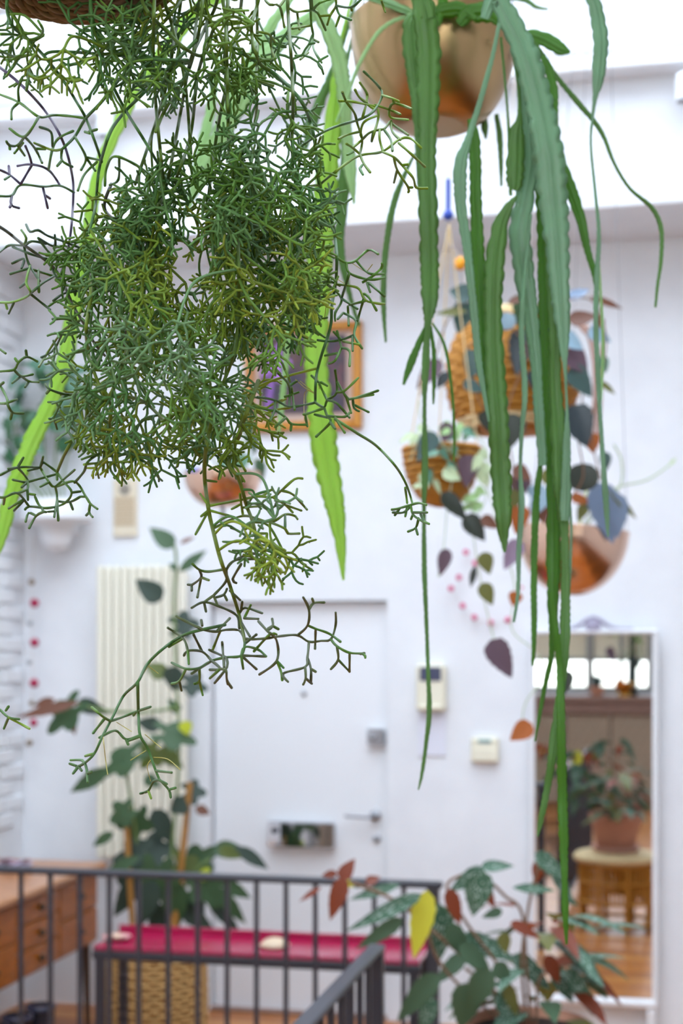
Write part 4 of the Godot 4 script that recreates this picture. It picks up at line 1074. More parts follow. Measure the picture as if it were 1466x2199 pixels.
	strap(t, [[760, -20, 8], [730, 100, 10], [722, 190, 30], [712, 290, 44], [700, 400, 52], [690, 500, 60], [682, 600, 58], [680, 700, 58], [682, 800, 54], [690, 900, 60], [700, 980, 62], [714, 1060, 50], [724, 1120, 36], [733, 1190, 20], [737, 1246, 6]], m, y, 0.1)
	strap(t, [[770, -20, 8], [740, 80, 10], [700, 190, 20], [670, 260, 26], [655, 320, 10]], m + 0.06, g)
	strap(t, [[760, 60, 6], [735, 200, 14], [742, 330, 22], [735, 430, 28], [730, 520, 20], [745, 610, 14], [770, 700, 8]], m + 0.1, g, 0.3)
	# broad light leaves reaching across behind the rope basket plant
	strap(t, [[740, -20, 10], [690, 20, 26], [630, 66, 34], [575, 120, 44], [520, 210, 46], [470, 300, 42], [430, 380, 34], [405, 440, 16], [395, 470, 5]], m + 0.02, p, 0.1)
	strap(t, [[700, -50, 10], [560, -30, 30], [440, 10, 34], [370, 90, 34], [315, 165, 34], [268, 245, 32], [228, 330, 34], [203, 420, 36], [190, 510, 34], [172, 600, 34], [152, 700, 38], [138, 790, 40], [112, 860, 34], [78, 930, 42], [48, 1000, 40], [24, 1070, 36], [2, 1150, 30], [-20, 1220, 8]], m - 0.05, y, 0.1)
	strap(t, [[650, -30, 8], [600, 30, 26], [540, 130, 34], [490, 240, 36], [450, 330, 20], [438, 380, 6]], m + 0.08, p, 0.2)
	strap(t, [[640, 480, 6], [632, 560, 13], [622, 680, 16], [612, 800, 14], [604, 880, 14], [597, 938, 6]], m + 0.1, p, 0.2)
	strap(t, [[470, 120, 8], [452, 240, 26], [428, 350, 28], [410, 430, 10]], m + 0.1, p, 0.3)
	strap(t, [[980, 46, 8], [1000, 4, 12], [1110, -4, 14], [1150, 15, 8], [1176, 20, 4]], m, g)
	strap(t, [[960, 46, 10], [950, 10, 24], [900, -14, 30], [860, -24, 12]], m + 0.02, g, 0.5)
	# creases of short stems at the rim
	for q in [[[985, 52, 20], [1010, 28, 40], [1050, 30, 44], [1075, 52, 12]], [[940, 55, 10], [948, 20, 22], [952, -30, 22]], [[900, 56, 10], [930, 30, 30], [985, 20, 34], [1020, 40, 10]]]:
		strap(t, q, m - 0.12, k, 0.3)

# ---------- the forked coral cactus in the rope basket, close to the camera ----------
var stem_points := []      # world points of the long stems, for sprays to grow from
func sheet(px: float, py: float, layer: float) -> Vector3:
	return P(px, py, 1.3 + layer + 0.10 * wobble.get_noise_2d(px * 0.35 + layer * 900.0, py * 0.35))
func crop(ox: float, oy: float, s: float, lines: Array, layer: float) -> Array:
	var out := []
	for l in lines:
		var q := []
		for p in l: q.append(Vector2(ox + p[0] / s, oy + p[1] / s))
		var pts := []
		for v in spline(q, 6.0): pts.append(sheet(v.x, v.y, layer))
		out.append(pts)
	return out
const GREENS := [[90, 132, 50], [80, 124, 62], [106, 144, 56], [90, 126, 42], [118, 146, 46], [94, 134, 72]]
const OLIVE := [118, 138, 46]
const PURPLE := [92, 78, 106]
const YELLOW := [142, 160, 52]
func lin(c: Array, v := 0.0) -> Color:
	return C(c[0] * (1 + v), c[1] * (1 + v), c[2] * (1 + v)).srgb_to_linear()
# one stem of the plant with the twigs traced on it
func traced(root: Node3D, stems: Array, twigs: Array, col: Array, twig_col: Array, m: Material, rs := 0.0019) -> void:
	if stems.size() > 0:
		for s in stems:
			var st := S()
			var rad := []
			for i in s.size():
				rad.append(rs * lerpf(1.0, 0.75, float(i) / s.size()))
				if i % 3 == 0: stem_points.append(s[i])
			tube(st, s, rad, 7, lin(col, rng.randf_range(-0.08, 0.08)))
			wpart("stem", st, m, root)
	if twigs.size() > 0:
		var tw := S()
		for s in twigs:
			var rad := []
			for i in s.size(): rad.append(0.0012 * (1.0 + 0.10 * sin(i * 1.1)))
			tube(tw, s, rad, 6, lin(twig_col if rng.randf() < 0.7 else GREENS[rng.randi() % 6], rng.randf_range(-0.15, 0.15)))
		wpart("twig_spray", tw, m, root)
func grow(st: SurfaceTool, p: Vector3, dir: Vector3, level: int, seg: float, col: Array, tipc: Array) -> void:
	var ln := seg * rng.randf_range(0.7, 1.35)
	if level == 0: ln *= 0.9
	var side := dir.cross(Vector3(rng.randf_range(-1, 1), rng.randf_range(-1, 1), rng.randf_range(-1, 1))).normalized()
	var mid := p + dir * ln * 0.5 + side * ln * rng.randf_range(0.0, 0.1)
	var e := p + dir * ln
	var r := 0.00102 + 0.00005 * level
	tube(st, [p, mid, e], [r, r * 1.08, r], 5, lin(col if level > 0 else tipc, rng.randf_range(-0.12, 0.12)), level == 0)
	if level == 0: return
	var n := 2
	var q := rng.randf()
	if q < 0.12: n = 1
	elif q > 0.84: n = 3
	var axis := dir.cross(Vector3(rng.randf_range(-0.4, 0.4), rng.randf_range(-0.4, 0.4), 1.0)).normalized()
	if rng.randf() < 0.45: axis = dir.cross(Vector3(rng.randf_range(-1, 1), rng.randf_range(-1, 1), rng.randf_range(-0.5, 0.5))).normalized()
	var perp := dir.cross(axis).normalized()
	var ph := rng.randf_range(-0.3, 0.3)
	for k in n:
		var ang := rng.randf_range(0.6, 1.05)
		var about := ph + TAU * k / maxf(n, 2)
		var nd := (dir * cos(ang) + (perp * cos(about) + axis * sin(about)) * sin(ang)).normalized()
		nd = (nd + Vector3(0, -0.12, 0)).normalized()
		nd.z *= 0.8
		grow(st, e, nd.normalized(), level - 1 if rng.randf() > 0.1 else 0, seg, col, tipc)
func spray(root: Node3D, px: float, py: float, layer: float, dir: Vector2, levels: int, seg: float, col: Array, tipc: Array, m: Material) -> void:
	var base := sheet(px, py, layer)
	var best := 1e9
	var from := base + Vector3(0, 0.06, 0)
	for q in stem_points:
		var dv: Vector3 = q - base
		var cost := dv.length() + (0.0 if dv.y > 0.01 else 0.08)
		if cost < best:
			best = cost; from = q
	var st := S()
	var d3 := Vector3(dir.x, -dir.y, rng.randf_range(-0.4, 0.4)).normalized()
	var gap := (base - from).length()
	if gap > 0.002:
		var bend := from.lerp(base, 0.5) + Vector3(0, 0.12 * gap, 0) + d3.cross(Vector3(0, 0, 1)) * gap * 0.12
		tube(st, spline([from, bend, base], 0.004), 0.00125, 5, lin(col, rng.randf_range(-0.1, 0.1)), false)
	var n := rng.randi_range(2, 3)
	for k in n:
		var a := (k - (n - 1) * 0.5) * 1.0 + rng.randf_range(-0.2, 0.2)
		grow(st, base, d3.rotated(Vector3(0, 0, 1), a), levels, seg, col, tipc)
	wpart("twig_spray", st, m, root)

func rhipsalis() -> void:
	# ---- rope basket ----
	var c := P(150, -32, 1.3)
	var s := 1.3 / F
	var o := thing("rope_basket", "coiled brown jute rope basket hanging at the top, full of twiggy stems", "hanging basket", c)
	var rope := func(rad: float, y: float, th: float, ph: float) -> SurfaceTool:
		var st := S()
		for strand in 3:
			var pts := []
			for k in 161:
				var a := TAU * k / 160.0
				var tw := a * rad / th * 0.9 + TAU * strand / 3.0 + ph
				tw = a * round(rad / th * 0.9) + TAU * strand / 3.0 + ph
				var rr := rad + th * 0.42 * cos(tw)
				pts.append(Vector3(rr * cos(a), y + th * 0.42 * sin(tw), rr * sin(a)))
			tube(st, pts, th * 0.52, 5, Color.WHITE, false)
		return st
	var R := 235.0 * s
	for k in 7:
		part("rope_coil", rope.call(R * (0.14 + 0.12 * k), 0.0035 * maxf(0.0, k - 4.0), 0.0062, k * 0.7), mats.jute, o)
	for k in 16:
		var y := 0.006 + 0.0105 * (k + 0.5)
		part("rope_coil", rope.call(R * (0.955 + 0.15 * sin(PI * 0.5 * k / 15.0)), y, 0.0062, k * 0.9), mats.jute, o)
	part("soil", lathed([Vector2(R * 1.02, 0.15), Vector2(0.001, 0.155)], 24), mats.soil, o)
	part("inner_base", lathed([Vector2(0.001, 0.012), Vector2(R * 0.9, 0.012), Vector2(R * 0.93, 0.15)], 24), mats.jute, o)
	for k in 3:
		var a := TAU * k / 3.0 + 0.3
		part("hanging_cord", rod(Vector3(R * 1.1 * cos(a), 0.17, R * 1.1 * sin(a)), Vector3(0, 4.24 - c.y, 0), 0.003, 6), mats.jute, o)
	# ---- plant ----
	var m := StandardMaterial3D.new()
	m.resource_name = "coral_cactus_skin"; m.vertex_color_use_as_albedo = true; m.roughness = 0.55; m.metallic_specular = 0.4
	var rm := mat("aerial_root", C(206, 196, 96), 0.6)
	var t := thing("coral_cactus", "mistletoe cactus of forking pencil-thin green twigs hanging from the rope basket", "plant", c + Vector3(0, 0.155, 0))
	# stems that leave the basket mouth and fall: traced on the photograph
	var s5 := 2.443; var s2 := 2.932; var s4 := 3.9967
	var tops := []
	for q in [[[490, -20], [484, 136], [491, 273], [504, 426], [511, 500], [512, 640], [503, 755], [468, 850], [456, 900]],
		[[617, -20], [626, 140], [629, 220], [627, 297]], [[390, -20], [375, 80], [358, 180], [328, 283], [290, 396]], [[436, -20], [427, 68], [400, 164], [355, 235], [334, 283]],
		[[332, -20], [329, 120], [336, 240], [348, 360], [353, 406]], [[443, -20], [443, 85], [423, 170], [409, 290], [375, 392]], [[478, -20], [484, 40], [488, 170], [491, 300], [500, 370]], [[352, -20], [368, 50], [385, 112], [400, 200], [410, 330]],
		[[552, -20], [552, 100], [550, 180], [549, 250], [530, 330]], [[470, -20], [440, 60], [409, 130], [388, 240], [358, 395], [330, 470]], [[520, -20], [500, 120], [470, 260], [450, 400], [440, 520]], [[560, -30], [540, 60], [555, 130], [578, 150]],
		[[310, -20], [260, 60], [205, 120], [150, 140]], [[400, -30], [330, 70], [280, 110], [240, 120]], [[430, -30], [420, 60], [410, 130], [375, 133]], [[300, -20], [350, 60], [430, 120], [460, 60], [500, 20]]]:
		var px: Array = []
		px.append(Vector2(95 + (q[0][0] - 95) * 0.25, -300)); px.append(Vector2(95 + (q[0][0] - 95) * 0.72, -400)); px.append(Vector2(q[0][0] + 6, -220))
		for v in q: px.append(Vector2(v[0], v[1]))
		var pts := []
		var lay := rng.randf_range(-0.07, 0.07)
		for v in spline(px, 6.0): pts.append(sheet(v.x, v.y, lay))
		tops.append(pts)
	traced(t, tops, [], [92, 118, 44], GREENS[0], m, 0.0020)
	# -- S5 purple arc and the left upper sprays (upper left of the photograph)
	traced(t, crop(0, 0, s2, [[[-240, 330], [-120, 350], [0, 425], [150, 550], [300, 720], [400, 900], [450, 1080], [462, 1220], [445, 1466], [410, 1640], [375, 1740]]], 0.04), crop(0, 0, s2, [[[470, 1215], [380, 1170], [270, 1175], [130, 1165], [75, 1230], [0, 1235]], [[75, 1230], [70, 1290], [120, 1310]], [[72, 1285], [62, 1305]], [[270, 1180], [300, 1310]], [[285, 1230], [315, 1250]], [[380, 1170], [305, 1070], [200, 1035], [110, 1045]], [[305, 1070], [330, 940], [370, 870], [460, 825]], [[200, 1035], [185, 980], [160, 920]], [[130, 1160], [200, 1040]], [[130, 1160], [60, 1100], [0, 1070]], [[60, 1100], [55, 1045]], [[60, 1110], [30, 1130]]], 0.04), PURPLE, PURPLE, m, 0.0015)
	traced(t, crop(0, 0, s2, [[[300, -300], [65, -60], [65, 140], [190, 260], [300, 380], [400, 510], [480, 640], [540, 745], [600, 900], [640, 1020]], [[560, -200], [580, 110], [630, 250], [660, 420], [720, 560], [800, 710], [900, 870], [1000, 1040], [1060, 1150]], [[1240, 250], [1100, 390], [1000, 490], [880, 610], [780, 710], [700, 820], [650, 960], [620, 1090], [600, 1300], [560, 1466]], [[1180, 380], [1000, 375], [700, 345], [360, 325], [280, 345]], [[900, 330], [750, 500], [640, 640], [540, 745], [470, 860], [390, 940]]], -0.02), crop(0, 0, s2, [
		[[540, 745], [430, 730], [330, 725], [245, 735], [120, 645], [0, 595]], [[120, 645], [115, 560], [140, 495]], [[120, 645], [75, 690], [72, 750]], [[245, 735], [155, 860], [60, 810]], [[155, 860], [110, 915], [60, 915], [40, 890]], [[155, 860], [220, 935], [265, 1025]], [[110, 915], [155, 980]], [[60, 915], [62, 940]], [[220, 935], [285, 940]], [[145, 900], [90, 965]],
		[[390, 940], [330, 945], [215, 900]], [[330, 920], [320, 830], [250, 800]], [[390, 940], [390, 1010], [455, 1050]], [[390, 1010], [360, 1045]], [[470, 860], [540, 990], [510, 1070]], [[540, 990], [600, 1075]], [[540, 990], [640, 1010]], [[610, 1020], [530, 1100], [490, 1200]], [[560, 830], [610, 815]], [[565, 840], [535, 830]],
		[[660, 1170], [670, 1060], [720, 985], [850, 1035], [950, 1110], [1030, 1190]], [[750, 1000], [745, 1130], [690, 1165]], [[0, 215], [100, 220], [200, 250], [270, 200], [240, 130]], [[0, 320], [120, 370]], [[150, 300], [110, 380], [40, 480]], [[180, 430], [180, 500], [165, 570]], [[170, 450], [260, 525]]], -0.02), GREENS[1], GREENS[0], m, 0.0017)
	# -- S3, the arching stem on the right of the mass
	traced(t, crop(450, 0, s2, [[[200, 330], [375, 440], [450, 500], [520, 570], [590, 660], [640, 790], [670, 950], [690, 1165], [730, 1260], [780, 1430], [785, 1466], [800, 1600], [795, 1770], [770, 1920], [760, 2060], [700, 2250], [670, 2380], [665, 2535]]], 0.0), crop(450, 0, s2, [
		[[270, 500], [380, 515], [470, 550], [520, 575]], [[490, 640], [495, 580]], [[290, 505], [400, 540]], [[560, 930], [700, 840], [800, 795], [960, 745], [1040, 690], [1085, 600], [1060, 540], [970, 450]], [[1085, 600], [1150, 620], [1190, 640]], [[1040, 690], [990, 650], [990, 590], [945, 520]], [[990, 650], [940, 610], [915, 565]], [[1040, 670], [900, 640], [815, 635]], [[1040, 660], [1130, 690], [1200, 720]], [[1130, 690], [1160, 650], [1270, 685]], [[1160, 650], [1155, 630]], [[1130, 690], [1140, 740], [1250, 755]], [[1060, 690], [1060, 750], [1020, 890]], [[960, 745], [985, 660]],
		[[690, 1165], [780, 1090], [930, 985], [1085, 955], [1190, 880], [1260, 870], [1330, 930]], [[1085, 955], [1160, 990], [1210, 1040], [1280, 1120], [1300, 1180], [1370, 1185]], [[1190, 900], [1280, 980], [1355, 1050]], [[1160, 990], [1180, 1070], [1250, 1180], [1250, 1210]], [[1250, 1180], [1275, 1180]], [[1180, 1070], [1160, 1150]], [[1210, 1040], [1250, 1035]],
		[[945, 970], [960, 880], [930, 780], [910, 710], [860, 640], [835, 580]], [[960, 880], [1000, 840], [1050, 820], [1100, 810], [1140, 760], [1150, 780], [1250, 850]], [[1140, 760], [1150, 830], [1200, 880]], [[810, 875], [860, 850], [940, 830]], [[970, 880], [950, 850], [970, 770], [1050, 730]], [[1100, 820], [1140, 880], [1150, 950]], [[1070, 820], [1070, 880], [1090, 950]], [[1030, 830], [1020, 890]], [[945, 970], [900, 930], [860, 905]], [[900, 930], [960, 880]], [[945, 970], [970, 1030], [1010, 1085]], [[960, 1040], [945, 1060], [965, 1100]], [[905, 955], [865, 975]],
		[[690, 1165], [560, 1180], [470, 1220], [390, 1200], [300, 1140], [200, 1150]], [[700, 860], [660, 960], [630, 1000]],
		[[640, -40], [650, 60], [680, 80], [730, 190]], [[650, 60], [550, 75], [505, 55]], [[630, -40], [640, 150], [650, 240], [600, 340], [540, 350]], [[650, 240], [655, 310], [705, 395]], [[650, 65], [690, 20], [800, -20]], [[550, 75], [560, 150], [565, 185]], [[640, 160], [520, 180]], [[790, -30], [795, 35], [760, 95], [740, 155]], [[760, 95], [700, 100]], [[795, 35], [820, 95], [890, 125]], [[820, 95], [795, 165]], [[795, 35], [890, 45], [960, -10]], [[890, 45], [895, 65]], [[655, 250], [685, 265]], [[620, 330], [570, 375]], [[1080, 0], [1105, 75]],
		[[300, 200], [380, 220], [385, 290], [420, 400], [460, 435]], [[380, 220], [410, 265]], [[380, 220], [405, 205]], [[350, 0], [380, 30], [440, 40], [470, 170]], [[440, 40], [470, 0]]], 0.0), GREENS[1], GREENS[4], m, 0.0018)
	traced(t, crop(450, 450, s2, [[[790, 1320], [870, 1370], [930, 1410], [1040, 1480], [1140, 1580], [1200, 1660], [1245, 1750], [1278, 1855]]], 0.0), crop(450, 450, s2, [
		[[795, 300], [860, 335], [920, 320], [1000, 255], [1060, 280]], [[920, 320], [1000, 400], [1095, 405]], [[860, 335], [880, 400], [1000, 440], [1100, 430]], [[880, 400], [830, 560]], [[1000, 440], [1080, 370], [1085, 340]], [[1000, 460], [1100, 545]], [[990, 460], [1010, 520]], [[960, 460], [1040, 410]],
		[[795, 470], [880, 480], [940, 500], [980, 570], [1050, 590], [1100, 595]], [[970, 530], [1000, 550], [1050, 635]], [[970, 560], [930, 700]], [[980, 575], [880, 600]], [[830, 560], [930, 625]], [[740, 470], [830, 560], [790, 650], [790, 700]], [[870, 610], [875, 730]], [[840, 650], [805, 690]], [[840, 650], [920, 700], [910, 790], [960, 875]], [[910, 790], [830, 820], [750, 830], [680, 822]], [[830, 820], [780, 770]], [[900, 800], [900, 890]], [[830, 870], [880, 890], [880, 985]], [[830, 870], [790, 950], [750, 970]], [[800, 760], [830, 870]], [[800, 905], [725, 920]], [[840, 830], [940, 850]],
		[[440, 730], [500, 620], [570, 550], [630, 495], [700, 520], [770, 590]], [[575, 525], [570, 620], [570, 730]], [[630, 490], [480, 370], [400, 290], [390, 200]], [[690, 510], [690, 600]], [[690, 510], [745, 450], [745, 380]], [[630, 480], [740, 450], [820, 480]], [[440, 730], [540, 760], [575, 765]], [[440, 730], [370, 750], [230, 730]], [[650, 540], [660, 640], [620, 710], [580, 715]], [[660, 640], [700, 685], [740, 680]], [[530, 605], [640, 620], [700, 690]], [[660, 650], [660, 750], [725, 805]], [[360, 400], [450, 500], [530, 670]],
		[[665, 1215], [600, 1230], [500, 1240], [410, 1200], [300, 1180]], [[500, 1240], [500, 1110], [430, 1030]], [[500, 1110], [550, 1080]], [[470, 1180], [560, 1150]], [[410, 1260], [480, 1310], [515, 1350], [610, 1355]], [[480, 1310], [410, 1370]], [[515, 1350], [510, 1390]], [[410, 1200], [410, 1260], [380, 1330]], [[410, 1270], [275, 1240]], [[515, 1120], [535, 1260]],
		[[665, 1215], [720, 1245], [740, 1200], [800, 1150], [790, 1010]], [[800, 1150], [850, 1140], [935, 1060]], [[740, 1200], [690, 1090], [740, 1110]], [[740, 1200], [800, 1220], [880, 1310]], [[800, 1080], [860, 1180], [900, 1190], [1060, 1140]], [[900, 1190], [1030, 1165]], [[860, 1180], [890, 1280]], [[900, 1190], [910, 1250], [940, 1270]], [[910, 1230], [1000, 1275]], [[720, 1245], [740, 1300], [760, 1340], [670, 1430]], [[740, 1300], [850, 1305], [880, 1280]], [[660, 1290], [740, 1310]], [[790, 1310], [850, 1405]], [[760, 1340], [790, 1380]], [[720, 1250], [600, 1290], [590, 1290]], [[600, 1290], [615, 1365]], [[640, 1045], [690, 1090]]], 0.0), GREENS[0], GREENS[0], m, 0.0014)
	traced(t, [], crop(350, 900, s5, [[[1300, 450], [1340, 440], [1380, 450]], [[1300, 450], [1230, 470], [1200, 475]], [[1240, 470], [1215, 505]], [[1300, 455], [1260, 490], [1205, 490]], [[1300, 455], [1310, 500], [1350, 530], [1395, 550]], [[1310, 490], [1385, 490]], [[1350, 500], [1370, 540]], [[1310, 500], [1300, 525]], [[1340, 520], [1325, 570], [1285, 590]], [[1325, 570], [1335, 605]], [[1280, 460], [1270, 510]], [[1270, 360], [1280, 440]]], 0.0), GREENS[0], GREENS[0], m)
	# -- S1 lower part: the long central stem with its ladders and the last spray
	traced(t, crop(350, 900, s5, [[[258, 0], [225, 160], [218, 300], [240, 480], [262, 580], [300, 730], [350, 870], [400, 1030], [430, 1170]], [[500, -200], [440, -40], [400, 70], [370, 160], [345, 240], [390, 300], [415, 370], [440, 460], [470, 540], [490, 640], [492, 755]]], -0.03), crop(350, 900, s5, [
		[[240, 455], [400, 425], [500, 405], [575, 410], [620, 375], [690, 315], [730, 312]], [[620, 375], [680, 395], [755, 475]], [[575, 410], [640, 450], [680, 490]], [[640, 450], [725, 480]], [[520, 405], [575, 365]], [[262, 573], [420, 508], [560, 540], [640, 500], [695, 510], [705, 525]], [[420, 508], [410, 445], [403, 392]], [[410, 445], [360, 472]], [[410, 465], [520, 455]], [[560, 540], [570, 640], [640, 690]], [[560, 540], [640, 575], [655, 600], [715, 600]], [[640, 570], [640, 500]], [[240, 478], [375, 515]], [[240, 478], [170, 605]], [[240, 478], [200, 510]], [[240, 455], [195, 392]], [[228, 322], [280, 328]], [[230, 165], [350, 155], [432, 272]], [[350, 155], [400, 100], [410, 65]], [[222, 140], [160, 150], [60, 230]], [[160, 150], [190, 195]],
		[[490, 600], [545, 600]], [[490, 635], [560, 640]], [[490, 660], [560, 662]], [[495, 690], [545, 690]], [[440, 460], [480, 400], [575, 370]], [[470, 540], [430, 580], [415, 560]], [[470, 540], [445, 650]], [[545, 600], [540, 660]], [[415, 370], [470, 375], [490, 420], [575, 490]]], -0.03), OLIVE, GREENS[4], m, 0.0021)
	traced(t, [], crop(350, 900, s5, [
		[[430, 1150], [465, 1155], [545, 1150], [620, 1138], [705, 1134], [765, 1168], [830, 1163], [880, 1155], [905, 1080], [905, 1015]], [[705, 1134], [758, 1082], [765, 1000], [735, 935]], [[765, 1000], [790, 965], [845, 962]], [[790, 965], [782, 942]], [[758, 1082], [800, 1100], [870, 1125], [930, 1168]], [[800, 1105], [797, 1205]], [[880, 1155], [910, 1190], [975, 1225], [1050, 1232], [1060, 1252]], [[1035, 1232], [1055, 1228]], [[978, 1228], [978, 1325]], [[912, 1195], [918, 1262], [880, 1312]], [[918, 1262], [978, 1325]],
		[[765, 1168], [757, 1250], [745, 1300], [630, 1335], [655, 1378]], [[757, 1250], [775, 1310], [775, 1385]], [[775, 1310], [800, 1325]], [[745, 1300], [748, 1360], [735, 1392]], [[748, 1360], [780, 1388]], [[500, 1060], [545, 1110], [595, 1160], [596, 1268], [505, 1340]], [[596, 1268], [620, 1330], [625, 1370]], [[596, 1268], [632, 1305]], [[545, 1110], [575, 1085], [572, 1048]], [[575, 1085], [605, 1102]], [[575, 1085], [550, 1100]], [[475, 1220], [560, 1130], [595, 1130]],
		[[430, 1160], [400, 1110], [330, 1105], [280, 1115], [200, 1100], [70, 1035]], [[205, 1085], [200, 1055]], [[200, 1100], [100, 1050]], [[280, 1115], [350, 1045]], [[400, 1100], [385, 1030], [300, 985], [215, 960], [150, 990]], [[215, 960], [225, 1010]], [[265, 925], [215, 960]], [[265, 925], [285, 975]], [[265, 925], [330, 850], [335, 785], [375, 742], [440, 735], [485, 735]], [[375, 742], [440, 710], [485, 705]], [[385, 860], [365, 840], [410, 760]],
		[[335, 785], [240, 800], [190, 790], [155, 760]], [[190, 790], [200, 830], [150, 870], [130, 868]], [[150, 870], [150, 900]], [[200, 830], [180, 935]], [[200, 830], [240, 845]], [[280, 935], [320, 920], [335, 890]], [[320, 920], [335, 950]], [[350, 900], [405, 950]],
		[[430, 1170], [410, 1240], [330, 1250], [255, 1268], [190, 1305], [120, 1310], [45, 1278]], [[120, 1310], [85, 1375], [45, 1388]], [[85, 1375], [97, 1425]], [[190, 1305], [190, 1375], [165, 1388]], [[190, 1375], [208, 1448]], [[255, 1268], [205, 1220], [130, 1215], [110, 1240]], [[255, 1268], [300, 1310], [245, 1315]], [[255, 1268], [150, 1335]], [[330, 1250], [335, 1300], [270, 1385]], [[300, 1310], [330, 1320], [335, 1370], [360, 1410]], [[335, 1370], [340, 1390]], [[300, 1310], [245, 1360]],
		[[410, 1240], [540, 1245]], [[410, 1240], [490, 1312]], [[410, 1240], [420, 1310]], [[410, 1240], [430, 1195], [500, 1210], [540, 1245]], [[260, 1210], [300, 1110]], [[205, 1220], [160, 1130]], [[130, 1215], [105, 1150], [25, 1095]], [[105, 1150], [30, 1195]], [[130, 1215], [135, 1285]], [[240, 1210], [330, 1250]], [[310, 1170], [320, 1300]], [[400, 1020], [430, 990], [520, 1018]], [[410, 1000], [415, 958]], [[425, 1045], [500, 1048]], [[425, 1045], [460, 975]], [[395, 1040], [455, 1140]], [[425, 1180], [490, 1130]]], -0.03), GREENS[0], [92, 104, 66], m)
	# -- S2: the arch that leaves the last spray and ends in two forked tips
	traced(t, crop(0, 1350, s5, [[[1180, -20], [1040, 10], [950, 40], [850, 110], [770, 190], [722, 280], [650, 350], [595, 455], [540, 560], [495, 655], [445, 705]], [[722, 280], [725, 420], [728, 480], [735, 560], [775, 630], [815, 740], [835, 790]]], -0.03), crop(0, 1350, s5, [[[445, 705], [400, 730]], [[445, 705], [430, 690], [370, 690]], [[445, 705], [455, 740], [460, 805]], [[455, 760], [480, 752]], [[400, 720], [365, 708]], [[410, 725], [383, 760]], [[495, 655], [447, 668]], [[410, 720], [428, 745]], [[835, 790], [885, 845], [895, 885]], [[885, 845], [920, 835]], [[815, 745], [900, 755]], [[835, 795], [805, 800], [778, 850], [735, 865]], [[778, 850], [792, 890]], [[835, 795], [875, 815]],
		[[735, 560], [660, 580], [605, 535], [520, 572]], [[660, 580], [672, 608]], [[735, 565], [670, 590]], [[580, 485], [545, 465], [480, 412]], [[550, 470], [488, 548]], [[580, 485], [640, 465], [715, 435], [790, 410]], [[715, 435], [700, 455]], [[0, 425], [45, 465], [100, 475]], [[30, 430], [45, 408]], [[45, 465], [20, 525]], [[45, 465], [155, 525]], [[-60, 410], [0, 425]]], -0.03), GREENS[1], [86, 120, 66], m, 0.0015)
